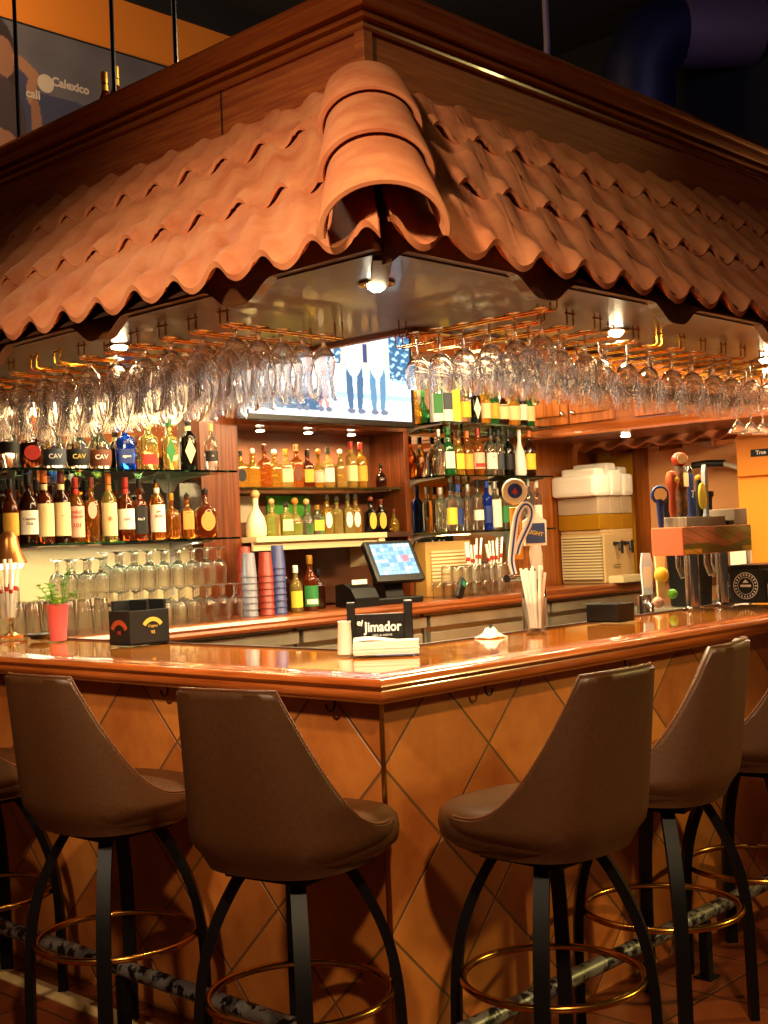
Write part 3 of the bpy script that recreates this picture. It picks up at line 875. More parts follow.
R1 = [
 (3.49, 'box', .26, .036, 'card', None, 'green', dict(labz=(.2, .9)), 'white and green bottle carton'),
 (3.575, 'box', .26, .036, 'card', None, 'slate', dict(labz=(.3, .7)), 'white bottle carton with grey panel'),
 (3.66, 'box', .24, .036, 'card', None, 'yellow', dict(labz=(.05, .95)), 'white bottle carton with yellow panel'),
 (3.76, 'std', .28, .038, 'clear', 'gold', 'yellow', {}, 'clear bottle with yellow label'),
 (3.86, 'std', .28, .040, 'black', 'black', 'white', dict(diamond=1, labz=(.1, .6)), 'black bottle with white diamond label'),
 (3.95, 'std', .28, .036, 'gold', 'gold', 'cream', {}, 'gold liqueur bottle with cream label'),
 (4.03, 'wine', .29, .036, 'green', 'green', 'gold', {}, 'green wine-shaped bottle'),
 (4.12, 'round', .28, .048, 'dark', 'black', 'cream', {}, 'dark bulbous liqueur bottle'),
 (4.235, 'squat', .27, .056, 'gold', 'red', 'cream', {}, 'wide gold cognac bottle with cream label'),
 (4.33, 'wine', .30, .038, 'black', 'green', 'white', {}, 'dark wine-shaped bottle'),
 (4.43, 'wine', .29, .040, 'green', 'yellow' if 'yellow' in CAP else 'gold', 'cream', {}, 'green bottle with cream label'),
]
shelf(R1, 2.76, 2.1205, 'top right shelf', 'liqueur bottles on the top right shelf')
R2 = [
 (3.49, 'std', .28, .034, 'clear', 'silver', None, {}, 'plain clear bottle'),
 (3.575, 'square', .30, .042, 'green', 'green', 'white', {}, 'green gin bottle with white label'),
 (3.675, 'square', .28, .036, 'gold', 'black', 'yellow', {}, 'dark bottle with yellow label'),
 (3.765, 'std', .28, .036, 'amber', 'orange', 'gold', {}, 'amber bottle with gold label'),
 (3.865, 'std', .30, .042, 'amber', 'red', 'pink', dict(band='red'), 'amber rum bottle with pink and red label'),
 (3.98, 'std', .30, .042, 'clear', 'black', 'white', dict(stamp=[('o', .03, .40, INKR)]), 'clear rum bottle with white label and red disc'),
 (4.085, 'tall', .30, .036, 'clear', 'black', 'slate', {}, 'clear bottle with slate label'),
 (4.19, 'std', .30, .040, 'black', 'black', 'black', {}, 'black coffee liqueur bottle'),
 (4.30, 'pear', .31, .042, 'whitec', 'white', None, {}, 'white ceramic rum bottle'),
 (4.41, 'std', .31, .040, 'dark', 'orange', 'yellow', {}, 'dark rum bottle with yellow label'),
]
shelf(R2, 2.76, 1.7955, 'middle right shelf', 'gin and rum bottles on the middle right shelf')
R3 = [
 (3.485, 'tall', .27, .034, 'pale', 'silver', None, {}, 'pale vodka bottle'),
 (3.565, 'tall', .30, .038, 'clear', 'black', 'yellow', {}, 'clear vodka with yellow floral label'),
 (3.65, 'tall', .29, .034, 'sky', 'blue', 'blue', {}, 'clear vodka with blue label'),
 (3.735, 'tall', .29, .036, 'clear', 'silver', None, {}, 'unlabelled clear vodka'),
 (3.825, 'tall', .32, .038, 'clear', 'black', 'white', dict(labz=(.2, .4)), 'clear vodka with small white label'),
 (3.925, 'tall', .32, .036, 'cobalt', 'blue', 'blue', {}, 'cobalt-blue vodka bottle'),
 (4.02, 'tall', .31, .042, 'clear', 'silver', 'white', dict(labz=(.05, .62)), 'clear vodka with tall white label'),
 (4.105, 'tall', .31, .034, 'clear', 'black', 'green', {}, 'clear vodka with green label'),
 (4.19, 'tall', .31, .036, 'yellow', 'gold', None, {}, 'golden clear vodka'),
 (4.285, 'tall', .33, .038, 'clear', 'silver', 'blue', dict(oval=1, labz=(.5, .62)), 'clear vodka with blue medallion'),
 (4.375, 'tall', .33, .036, 'sky', 'silver', None, {}, 'clear bluish vodka'),
 (4.46, 'tall', .32, .034, 'clear', 'white', 'white', {}, 'clear vodka with white cap'),
]
shelf(R3, 2.76, 1.4505, 'bottom right shelf', 'vodka bottles on the bottom right shelf')

# ------------------------------------------------------------------ glasses standing on the back counter
g_stack = lathe_glass('stacked_goblet', stack_p, GLASS, 16)
g_pint = lathe_glass('pint_glass', pint_p, GLASS, 14)
g_tumb = lathe_glass('tumbler_glass', tumbler_p, GLASS, 14)
ROWN = ['front', 'middle', 'back']
for row, y in enumerate((2.66, 2.755, 2.85)):
    xs0 = [1.06+.0865*i for i in range(9)]
    for i, x in enumerate(xs0):
        if row == 2 and i > 7: continue
        place_glass(g_stack, x, y, CT+.1835, 'upside-down goblet, bottom tier, %s row, %s from left, left back counter' % (ROWN[row], ORD[i]),
                    'goblets stacked upside down on the left back counter', 'wine glass')
    if row < 2:
        xs1 = [.80+.0865*i for i in range(11)]
        for i, x in enumerate(xs1):
            z = CT+.1835+.001 if x > 1.0 else CT+.159
            place_glass(g_stack, x, y+.01, z+.184, 'upside-down goblet, top tier, %s row, %s from left, left back counter' % (ROWN[row], ORD[i]),
                        'goblets stacked upside down on the left back counter', 'wine glass')
    for i in range(4 if row else 5):
        x = .585+.088*i
        place_glass(g_pint, x if row else x+.02, y, CT+.159, 'upside-down pint glass, %s row, %s from left, left end of back counter' % (ROWN[row], ORD[i]),
                    'pint glasses at the left end of the back counter', 'glass')
for row, y in enumerate((2.62, 2.70)):
    for tier in range(2):
        for i in range(9):
            if tier and i in (0, 8): continue
            place_glass(g_tumb, 3.36+.083*i, y, CT+.0955+.0965*tier, 'upside-down tumbler, %s row, %s from left, %s layer, right back counter' % (ROWN[row], ORD[i], ('lower', 'upper')[tier]),
                        'tumblers stacked upside down on the right back counter', 'glass')

# nested plastic cups
cup_p = [(.0005, 0), (.030, 0), (.032, .003), (.040, .118), (.042, .12), (.042, .124), (.0395, .124), (.031, .008), (.0005, .006)]
def cup_stack(x, y, n, mat, colour, dz=.034):
    src = MB().lathe(cup_p, 18).build('plastic_cup', mat, None, smooth=50)
    for k in range(n):
        o = src if k == 0 else src.copy()
        if k: COL.objects.link(o)
        o.location = (x, y, CT+.125+dz*k+.0005); o.rotation_euler = (PI, 0, 0)
        tag(o, '%s plastic cup, %s from the bottom of its nested stack by the niche' % (colour, ORD[k]), 'cup', 'nested plastic cups beside the register')
cup_stack(1.925, 2.75, 7, SMOKE, 'frosted')
cup_stack(1.99, 2.86, 8, RED, 'back-row red')
cup_stack(2.03, 2.74, 7, RED, 'front-row red')
cup_stack(2.135, 2.76, 8, BLUE, 'blue')
# small bottles beside the register
bottle('mixer_bottle', 'yellow-labelled mixer bottle with white cap left of the register', (2.25, 2.75, CT+.001), 'wine', .25, .034, 'yellow', 'white', 'yellow', rz=FACE, labz=(.1, .45))
bottle('mixer_bottle', 'green-labelled brown bottle left of the register', (2.375, 2.77, CT+.001), 'wine', .30, .042, 'brown', 'gold', 'green', rz=FACE, labz=(.08, .45), band='white')
bottle('mixer_bottle', 'dark unlabelled bottle behind the green-labelled bottle', (2.30, 2.90, CT+.001), 'wine', .31, .036, 'dark', 'black', None, rz=FACE)
bottle('mixer_bottle', 'dark squat bottle beside the receipt printer', (2.50, 2.84, CT+.001), 'std', .22, .04, 'dark', 'black', None, rz=FACE)

# register
pos = thing('cash_register', 'black touch-screen cash register terminal on the back counter', 'register', (2.96, 2.72, CT+.0025), -.25)
MB().box(-.16, .16, -.10, .12, 0, .035, .008).build('base', BLACK, pos)
MB().prism([(-.05, .03), (.08, .03), (.10, .16), (.02, .20), (-.03, .12)], -.06, .06, 'x').build('stand', BLACK, pos)
scr = bpy.data.objects.new('monitor', None)
def screen_col(u, v):
    c = [.35, .62, .80]
    gx, gy = int(u*9), int(v*8)
    rnd = random.Random(gx*31+gy*17).random()
    if rnd < .35: c = [.75, .88, .95]
    elif rnd < .5: c = [.18, .42, .7]
    if abs(u*9-gx-.5) > .44 or abs(v*8-gy-.5) > .42: c = [.22, .45, .62]
    if .7 < u < .86 and .4 < v < .62: c = [.85, .25, .3]
    return c
mon = MB().box(-.165, .165, -.022, .022, -.135, .135, .012)
rotm = Matrix.Translation((0, -.04, .235)) @ Matrix.Rotation(-.55, 4, 'X')
mon.xf(rotm).build('monitor', BLACK, pos)
picture('screen', screen_col, 54, 48, lambda u, v: tuple(rotm @ Vector((-.135+.27*u, -.0235, -.095+.205*v))), attr_mat('register_screen', 1.6), pos)
pr = thing('receipt_printer', 'black receipt printer left of the register screen', 'printer', (2.665, 2.70, CT+.0025), -.2)
MB().prism([(-.10, 0), (.10, 0), (.10, .12), (.02, .13), (-.06, .10), (-.10, .05)], -.08, .08, 'x').build('housing', BLACK, pr)
MB().box(-.06, .06, -.035, -.02, .12, .124).build('paper_slot', BLACKM, pr)
MB().box(-.05, .05, -.03, -.028, .124, .15).build('receipt_paper', PAPER, pr)
# TV
tv = thing('television', 'wide flat television showing people in bright daylight above the niche', 'television', (2.675, 2.82, 2.085), 0)
MB().box(-.675, .675, -.0, .045, 0, .77, .006).build('housing', BLACK, tv)
def tv_col(u, v):
    n = math.sin(u*61+v*37)*math.sin(u*43-v*71)+.6*math.sin(u*143+v*19)*math.sin(v*127-u*31)
    c = [.72, .90, 1.0] if v > .42 else [.62, .84, .97]
    if v < .30: c = [.85, .95, 1.0]
    # trees
    if (u > .86 and .34+.04*n < v < .8) or (.50 < u < .60 and v > .44):
        c = [.03, .15, .30] if n > -.15 else ([.10, .38, .60] if n > -.6 else [.6, .85, 1])
    # dark shade on the ground at the left
    if v < .25-.06*math.sin(u*7)+.015*n and u < .42 and v > .05: c = [.02, .13, .28] if n > -.7 else [.2, .45, .6]
    if .17 < v < .21 and u > .4: c = [.45, .66, .8]
    def ell(cx, cy, rx, ry, col, rot=0):
        nonlocal c
        dx, dy = (u-cx)*1.8, v-cy
        a = dx*math.cos(rot)+dy*math.sin(rot); b = -dx*math.sin(rot)+dy*math.cos(rot)
        if (a/rx)**2+(b/ry)**2 < 1: c = list(col)
    def person(cx, s_, leg, top=(1, 1, 1), skin=(1, .70, .58)):
        ell(cx-.022*s_, .25, .027*s_, .21, leg, .04); ell(cx+.026*s_, .25, .027*s_, .21, leg, -.05)
        ell(cx-.018*s_, .065, .035*s_, .02, (.15, .2, .3)); ell(cx+.03*s_, .065, .035*s_, .02, (.15, .2, .3))
        ell(cx, .54, .075*s_, .20, top)
        ell(cx-.05*s_, .50, .018*s_, .16, skin, -.1); ell(cx+.05*s_, .50, .018*s_, .16, skin, .1)
        ell(cx, .80, .035*s_, .075, skin); ell(cx, .84, .037*s_, .05, (.2, .12, .08))
    person(.30, .9, (.03, .1, .22))
    person(.43, 1.0, (.85, .30, .25), (1, .62, .55))
    person(.625, 1.35, (.04, .16, .30))
    person(.775, 1.3, (.10, .30, .48), (1, .97, .95))
    if .685 < u < .715 and .47 < v < .62: c = [.02, .08, .22]
    return c
picture('screen', tv_col, 260, 144, lambda u, v: (-.645+1.29*u, -.001, .035+.71*v), attr_mat('television_picture', 1.5), tv)
MB().box(-.15, .15, .046, .132, .25, .55).build('wall_mount', BLKMET, tv)

# card reader, straws on the back counter
cr_ = thing('card_reader', 'small black handset leaning on the tumblers', 'handset', (3.36, 2.548, CT+.003), .2)
MB().box(-.03, .03, -.012, .012, 0, .13, .006).xf(Matrix.Rotation(.55, 4, 'Y')).build('body', BLACK, cr_)
MB().box(-.018, .018, -.0135, -.0122, .085, .115).xf(Matrix.Rotation(.55, 4, 'Y')).build('display', M('green_display', '#1c6a4a', .3, emit='#2ca870', es=.6), cr_)

def straw_bundle(t, n, R, h, z0, lean, mat, name='straw', r=.0042, band=None):
    for k in range(n):
        a = 2*PI*k/n+.4; q = R*(.35+.65*((k*7) % n)/n)
        b0 = (q*.55*math.cos(a), q*.55*math.sin(a), z0)
        tx, ty = q*(1+lean)*math.cos(a), q*(1+lean)*math.sin(a)
        hh = h*(.92+.08*((k*5) % 7)/7)
        MB().tube([b0, (tx, ty, z0+hh)], r, 8).build(name, mat, t, smooth=True)
hb = thing('reflection_box', 'cream louvred stand-in for a mirror reflection, behind the tumblers on the right back counter', 'reflection stand-in', (3.72, 2.965, CT+.001))  # added box, shaped after the dispenser's reflection in the mirror
MB().box(-.22, .22, -.05, .05, 0, .34, .006).build('housing', M('reflection_cream', '#c89a50', .5), hb)
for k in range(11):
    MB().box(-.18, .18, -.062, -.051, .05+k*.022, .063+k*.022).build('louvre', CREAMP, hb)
def wrapped_jar(x, y, n, label):
    t = thing('straw_jar', label, 'jar', (x, y, CT+.001))
    MB().lathe([(.0005, 0), (.036, 0), (.038, .004), (.040, .19), (.0385, .19), (.036, .008), (.0005, .006)], 16).build('jar', GLASST, t, smooth=50)
    for k in range(n):
        a = 2.4*k; q = .008+.022*((k*3) % n)/n
        p0 = Vector((q*math.cos(a), q*math.sin(a), .01)); p1 = Vector((q*2.6*math.cos(a), q*2.6*math.sin(a), .31+.02*(k % 3)))
        w_ = MB().tube([p0, p1], .0062, 8).build('wrapped_straw', PAPER, t, smooth=True)
        MB().tube([p0.lerp(p1, .62), p0.lerp(p1, .70)], .0068, 8).build('red_band', LBL['red'], w_)
wrapped_jar(3.83, 2.81, 7, 'tall jar of wrapped straws behind the tumblers, left of the two')
wrapped_jar(4.06, 2.81, 10, 'tall jar of wrapped straws behind the tumblers, right of the two')

# ------------------------------------------------------------------ back-bar coolers under the counter
for i, (x0, x1, lab) in enumerate(((1.1, 2.1, 'left'), (2.12, 3.1, 'middle'), (3.12, 4.3, 'right'), (4.32, 5.6, 'far right'))):
    t = thing('bottle_cooler', 'stainless steel under-counter cooler, %s one below the back counter' % lab, 'cooler', ((x0+x1)/2, 2.62, 0))
    w = (x1-x0)/2-.005
    MB().box(-w, w, .0, .40, .08, .975).build('body', STEEL, t)
    MB().box(-w, w, -.05, .0, .90, .965, .006).build('top_ledge', STEEL, t)
    for s in (-1, 1):
        d = MB().box(min(s*.02, s*(w-.02)), max(s*.02, s*(w-.02)), -.03, -.001, .12, .87, .004).build('door', STEEL, t)
        MB().box(min(s*.06, s*(w-.06)), max(s*.06, s*(w-.06)), -.034, -.0305, .2, .80).build('dark_panel', BLACK, d)
        MB().tube([(s*.05, -.05, .55), (s*.05, -.05, .8)], .008, 8).build('handle', CHROME, d, smooth=True)
    MB().box(-w+.02, w-.02, .02, .38, 0, .08).build('plinth', BLACKM, t)
# stainless work table inside the right counter that carries the taps
t = thing('underbar_sink', 'stainless steel work sink behind the right counter', 'sink', (0, 0, 0))
MB().box(.75, 4.1, .52, 1.02, .78, .82, .004).build('drainboard', STEEL, t)
MB().box(.75, 4.1, .52, .54, .82, .9).build('splashback', STEEL, t)
for x in (.8, 2.4, 4.0):
    for y in (.56, .98): MB().tube([(x, y, 0), (x, y, .78)], .018, 10).build('leg', STEEL, t, smooth=True)

# ------------------------------------------------------------------ right side: overhead cabinet, pass-through wall
oc = thing('overhead_cabinet', 'wooden overhead cabinet with raised doors above the pass-through', 'cabinet', (0, 0, 0))
MB().box(4.60, 5.20, .75, 2.94, 2.09, 3.08).build('carcass', W_hy, oc)
MB().prism([(4.52, 2.045), (4.52, 2.06), (4.54, 2.075), (4.565, 2.085), (4.60, 2.115), (4.60, 2.045)], .75, 2.94, 'y').build('light_rail', W_hy, oc, smooth=30)
MB().box(4.60, 5.20, .75, 2.94, 2.045, 2.088).build('underside', W_hy, oc)
ys = [(2.555, 2.90), (2.20, 2.545), (1.68, 2.05), (1.30, 1.67), (.85, 1.2)]
for i, (a, b) in enumerate(ys):
    d = MB().box(4.575, 4.599, a, b, 2.13, 2.72, .004).build('door', W_vert, oc)
    MB().box(4.562, 4.574, a+.06, b-.06, 2.19, 2.66, .005).build('raised_panel', W_vert, d)
    ky = a+.035 if i % 2 == 0 else b-.035
    MB().sphere((4.558, ky, 2.20), .016, 12, 8).build('knob', CHROME, d, smooth=True)
t = thing('downlight', 'small lit downlight under the overhead cabinet', 'ceiling light', (4.86, 2.3, 2.045))
MB().lathe([(.045, 0), (.045, -.006), (.03, -.007)], 20).build('trim_ring', CHROME, t, smooth=40)
MB().lathe([(.0005, -.013), (.027, -.011), (.03, -.0075)], 18).build('bulb', BULB, t, smooth=True)
lamp('SPOT', (4.86, 2.3, 2.02), None, 12, WARM2, .03, 2.8, .5, target=(4.86, 2.3, 0))

RW = 5.62
struct('wall_kitchen', MB().box(RW, RW+.12, -1.5, 6.9, 0, 3.0), ORANGE)
struct('trim_3', MB().box(RW-.05, RW, 2.60, 2.70, 0, 2.1), W_vert)
struct('trim_4', MB().box(RW-.012, RW, 2.70, 3.32, .0, 2.3), YELLOW)
struct('trim_5', MB().box(RW-.03, RW, -1.5, 2.6, 1.02, 1.06), W_hy)
# small tiled awning over the pass-through
aw = thing('tiled_awning', 'small clay-tiled awning on the orange wall under the overhead cabinet', 'awning', (0, 0, 0))
def awn():
    n = 160; vs = []
    lines = []
    for (x, z, t) in ((5.61, 2.20, 1), (5.25, 2.01, 1), (5.25, 1.995, 0), (5.61, 2.185, 0)):
        lines.append([(x, 1.74+(3.0-1.74)*i/n, z+.016*math.cos(2*PI*(i/n)*1.26/.21)) for i in range(n+1)])
    vs = [v for l in lines for v in l]
    w = n+1
    return MB().add(vs, [(j*w+i, j*w+i+1, (j+1)*w+i+1, (j+1)*w+i) for j in range(3) for i in range(n)])
awn().build('tile_course', CLAY, aw, smooth=50)
for y in (1.95, 2.35, 2.75):
    MB().prism([(5.617, 1.98), (5.617, 2.14), (5.30, 1.985), (5.30, 1.945)], y-.035, y+.035, 'y').build('rafter', W_hy, aw)
MB().box(5.33, 5.36, 1.74, 3.0, 1.985, 2.015).build('beam', W_hy, aw)

# orange refrigerator
fr = thing('refrigerator', 'tall orange commercial refrigerator at the right edge', 'refrigerator', (5.35, 1.12, 0))
FRM = M('orange_enamel', '#e8902c', .35)
MB().box(-.28, .26, -.75, .50, .1, 1.98, .01).build('body', FRM, fr)
MB().box(-.315, -.285, -.73, .48, .12, 1.70, .008).build('door', FRM, fr)
MB().box(-.31, -.285, -.73, .48, 1.72, 1.96, .006).build('top_panel', FRM, fr)
MB().box(-.318, -.311, .24, .38, 1.84, 1.885).build('nameplate', BLACK, fr)
text('lettering', 'True', .034, INKW, fr, (-.3195, .31, 1.863), (PI/2, 0, -PI/2), bold=.001)
MB().tube([(-.34, .42, .9), (-.34, .42, 1.4)], .012, 8).build('handle', CHROME, fr, smooth=True)
for x in (-.22, .2):
    for y in (-.7, .45): MB().lathe([(.02, 0), (.02, .1)], 10, (x, y, 0)).build('foot', BLKMET, fr)
# arched aluminium step ladder against the wall
ld = thing('step_ladder', 'aluminium step ladder with arched handrail and black grip against the orange wall', 'ladder', (5.44, 2.02, 0))
pts = [(0, .25, 0), (.0, .25, 1.62)]
for k in range(1, 12):
    a = PI*k/12
    pts.append((0, .25*math.cos(a)*(1 if True else 1), 1.62+.22*math.sin(a)))
pts += [(0, -.25, 1.62), (0, -.25, 0)]
pts2 = [(x, (1 if y > 0 else -1)*min(abs(y)**.8*.3/.3*1.0, .25) if abs(y) > 1e-6 else 0, z) for x, y, z in pts]
MB().tube(pts2, .017, 12).build('handrail', M('aluminium', '#d8d2c8', .35, .25), ld, smooth=True)
MB().tube([(0, -.12, 1.836), (0, .0, 1.843), (0, .12, 1.836)], .024, 12).build('grip', BLACK, ld, smooth=True)
for z in (.3, .6, .9, 1.2): MB().box(-.06, .06, -.24, .24, z-.015, z+.015, .004).build('tread', M('aluminium_tread', '#b8b4ac', .4, 1), ld)
MB().box(-.03, .03, -.275, -.225, 1.55, 1.68, .006).build('hinge_block', BLACK, ld)
# prep table with black bin behind the taps
pt = thing('prep_table', 'stainless prep table by the orange wall behind the taps', 'table', (5.0, 2.06, 0))
MB().box(-.22, .22, -.30, .30, .86, .90, .004).build('tabletop', STEEL, pt)
for x in (-.19, .19):
    for y in (-.26, .26): MB().tube([(x, y, 0), (x, y, .86)], .018, 10).build('leg', STEEL, pt, smooth=True)
bn = thing('black_bin', 'tall black plastic bin on the prep table in front of the ladder', 'bin', (5.0, 1.95, .901))
MB().lathe([(.0005, 0), (.11, 0), (.12, .01), (.15, .70), (.16, .71), (.16, .74), (.145, .74), (.11, .02), (.0005, .015)], 20, sq=4, sx=.8).build('tub', BLACKM, bn, smooth=50)
MB().box(-.10, .10, -.17, -.155, .45, .55).build('grip', BLACK, bn)
# white notice on the fridge side
nt = thing('wall_notice', 'white paper notice taped to the orange refrigerator door', 'notice', (5.033, 1.60, 1.22))
MB().box(-.0015, 0, -.075, .075, -.065, .065).build('sheet', PAPER, nt)

# frozen drink dispenser
dp = thing('drink_dispenser', 'cold drink dispenser with white-lidded clear bowls and louvred side', 'dispenser', (4.98, 2.585, CT+.003), 0)
TAN = M('tan_enamel', '#c8a878', .45)
MB().box(.0, .37, .0, .36, .0, .345, .01).build('housing', TAN, dp)
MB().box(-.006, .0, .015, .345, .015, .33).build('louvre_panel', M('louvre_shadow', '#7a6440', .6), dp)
for k in range(15):
    z = .03+k*.0205
    MB().box(-.02, -.004, .015, .345, z, z+.012).build('louvre', CREAMP, dp)
MB().box(-.0, .40, .02, .36, .345, .37, .006).build('cooling_deck', TAN, dp)
JUICE = M('amber_juice', '#b8821c', .15, 0, .25, 1.33)
CLEARP = M('frosted_polycarbonate', '#e8cdb0', .2, 0, .45, 1.3)
for i, (x0, x1) in enumerate(((-.02, .115), (.125, .26), (.27, .405))):
    b_ = MB().box(x0, x1, .02, .36, .478, .60, .008).build('bowl', CLEARP, dp)
    MB().box(x0, x1, .02, .36, .371, .477, .006).build('juice', JUICE, b_)
    h = (.80, .835, .81)[i]
    MB().box(x0-.005-(.06 if i == 0 else 0), x1+.004, .0, .366, .60, h-.05, .03).box(x0+.012, x1-.012, .04, .33, h-.08, h, .02).build('lid', WHITE, dp)
for x in (.12, .25):
    v = MB().tube([(x, -.0, .27), (x, -.05, .27), (x, -.05, .22)], .014, 10).build('valve', BLACK, dp, smooth=True)
    MB().box(x-.012, x+.012, -.07, -.06, .20, .29, .003).build('lever', BLACK, v)
MB().box(.03, .34, -.12, .0, .0, .05, .006).build('drip_tray', CREAMP, dp)
MB().tube([(.08, -.02, .12), (.16, -.02, .12)], .008, 8).build('shut_off', CHROME, dp, smooth=True)

# wrought iron hook and outlet on the wood wall
ih = thing('iron_hook', 'black wrought-iron scroll hook on the wood wall left of the dispenser', 'hook', (4.66, 2.955, 1.5))
pp = []
for k in range(40):
    q = k/39; a = -1.2+q*8.2; r = .03+.05*(1-q)
    pp.append((r*math.cos(a)*.8+.05*math.sin(q*3), -.02-.01*q, .16-.36*q+r*math.sin(a)))
MB().tube(pp, .006, 8).build('scroll', IRON, ih, smooth=True)
MB().box(-.012, .045, -.012, 0, -.04, .10).build('plate', IRON, ih)
ou = thing('wall_outlet', 'cream electrical outlet plate on the wood wall', 'outlet', (4.72, 2.953, 1.22))
MB().box(-.04, .04, -.006, 0, -.06, .06, .003).build('plate', CREAMP, ou)
for z in (-.025, .025): MB().box(-.014, .014, -.008, -.0055, z-.014, z+.014, .002).build('socket', WHITE, ou)

# ------------------------------------------------------------------ beer taps
def faucet(t, x, y, z, dx, dy):
    MB().tube([(x, y, z), (x+dx*.06, y+dy*.06, z), (x+dx*.085, y+dy*.085, z-.01), (x+dx*.095, y+dy*.095, z-.05)], [.013, .014, .012, .009], 12).build('faucet', CHROME, t, smooth=True)
    MB().lathe([(.009, 0), (.012, .01), (.008, .03)], 12, (x+dx*.06, y+dy*.06, z+.01)).build('lever_collar', CHROME, t, smooth=True)
tw = thing('beer_tower', 'chrome column beer tower with three tall handles behind the straws', 'beer tap', (1.615, .70, .821))
MB().lathe([(.07, 0), (.07, .01), (.05, .014), (.048, .015), (.048, .42), (.05, .425), (.045, .44), (.0005, .445)], 24).build('column', CHROME, tw, smooth=40)
cx = [(-.16, -.00, 'pale'), (-.075, -.02, 'white'), (.0, -.05, 'blue')]
for (dx, dy, _) in cx: faucet(tw, dx*.45, dy*.4, .425 if _ != 'blue' else .40, -.6, -.75)
MB().tube([(-.21, -.035, .432), (-.12, -.02, .432), (.02, .0, .425)], .015, 12).build('manifold', CHROME, tw, smooth=True)
# orange paddle handle with round badge
h1 = MB().box(-.022, .022, -.012, .012, 0, .20, .006).build('tap_handle', M('handle_amber', '#e0a03c', .4), tw, loc=(-.12, -.02, .50), rot=(0, 0, -.75))
MB().lathe([(.0005, -.009), (.046, -.009), (.05, 0), (.046, .009), (.0005, .009)], 28, (0, 0, 0)).xf(Matrix.Translation((0, 0, .26)) @ Matrix.Rotation(PI/2, 4, 'X')).build('badge', M('badge_cream', '#f0d8b0', .4), h1, smooth=40)
MB().lathe([(.0005, 0), (.028, 0), (.028, .002), (.0005, .002)], 20).xf(Matrix.Translation((0, -.0095, .262)) @ Matrix.Rotation(PI/2, 4, 'X')).build('emblem', LBL['blue'], h1)
MB().prism([(-.016, .25), (.0, .275), (.016, .25), (.008, .256), (0, .245), (-.008, .256)], -.0135, -.0118, 'y').build('emblem_figure', LBL['red'], h1)
text('lettering', 'Pacifico', .034, INKR, h1, (0, -.0128, .10), (PI/2, -PI/2, 0), bold=.0005)
# white ribbon handle
rbz = [(0, 0), (-8, 50), (0, 110), (10, 170), (22, 225), (40, 258), (57, 268), (75, 255), (78, 225), (66, 190), (45, 150), (25, 110), (12, 70)]
rb = []
for i in range(len(rbz)-1):
    g = [Vector(rbz[max(0, min(len(rbz)-1, i+d))]) for d in (-1, 0, 1, 2)]
    for q in range(4):
        u = q/4
        v = .5*(2*g[1]+(g[2]-g[0])*u+(2*g[0]-5*g[1]+4*g[2]-g[3])*u*u+(3*g[1]-g[0]-3*g[2]+g[3])*u**3)
        rb.append((v.x*.00097, 0, v.y*.00097))
ribb = MB().tube(rb, 0, rect=(.013, .011)).build('tap_handle', M('handle_white', '#f4ece0', .35), tw, loc=(-.180, -.045, .448), rot=(0, 0, -.75))
MB().tube([(x, -.0125, z) for x, y, z in rb], 0, rect=(.0022, .0035)).build('dark_stripe', INKB, ribb)
# white handle with blue sign
h3 = MB().lathe([(.013, 0), (.016, .02), (.022, .06), (.026, .10), (.022, .13), (.018, .14)], 16, sy=.6).build('tap_handle', WHITE, tw, smooth=True, loc=(-.03, -.04, .42), rot=(0, 0, -.75))
MB().prism([(-.042, .13), (.042, .13), (.045, .225), (.022, .24), (.01, .262), (-.01, .262), (-.022, .24), (-.045, .225)], -.012, .012, 'y').build('sign_board', WHITE, h3)
MB().box(-.037, .037, -.0145, -.0125, .14, .216).build('sign_panel', M('sign_slate_blue', '#3c4a7a', .4), h3)
text('lettering', 'LIGHT', .022, INKG, h3, (0, -.0155, .178), (PI/2, .25, 0), bold=.0006)

# tap box on the right counter
tb = thing('tap_header', 'beer tap tower with painted box header on two steel columns, right counter', 'beer tap', (2.31, .44, 0))
def painted(u, v):
    n = math.sin(u*9+v*4)*math.sin(u*5-v*7+1)
    c = [.45, .20, .07]
    if v < .35+.12*math.sin(u*8): c = [.20, .17, .03]
    if u > .45 and v > .6+.2*math.sin(u*17): c = [.30, .28, .08]
    if v > .4 and u < .45: c = [.55, .22, .11]
    if v < .18 and (u < .25 or u > .85): c = [.75, .42, .05]
    if abs(math.sin(u*14+v*9)) < .12: c = [.12, .12, .02]
    return [max(q*(1+.25*n), .01) for q in c]
MB().box(0, .60, 0, .150, 1.30, 1.418, .004).build('header_box', M('header_coral', '#e0825c', .45), tb)
picture('painted_front', painted, 260, 52, lambda u, v: (.003+.594*u, -.0015, 1.303+.112*v), attr_mat('painted_gourds', 0, .4), tb)
for x in (.07, .33):
    MB().lathe([(.045, 0), (.045, .008), (.032, .012), (.030, .014), (.030, .231)], 20, (x, .005, 1.0695)).build('column', CHROME, tb, smooth=40)
for i, x in enumerate((.16, .26, .4, .46)):
    MB().tube([(x, .12, 1.30), (x, .12, 1.25), (x, .10, 1.20)], .011, 10).build('faucet', CHROME, tb, smooth=True)
hd = [(-.1, .1, .24, 'blue'), (.085, .1, .18, 'copper'), (.16, .1, .30, 'dark'), (.235, .1, .20, 'navy'), (.31, .1, .17, 'yellow'), (.36, .1, .20, 'pale')]
base_z = 1.46
MB().box(.075, .41, .02, .135, 1.418, 1.46, .003).build('tap_block', STEEL, tb)
MB().box(.415, .47, .01, .14, 1.419, 1.44, .006).build('serving_tray', BLACK, tb)
MB().box(.475, .59, .01, .14, 1.4185, 1.49, .003).build('steel_caddy', M('grey_caddy', '#9a8878', .4), tb)
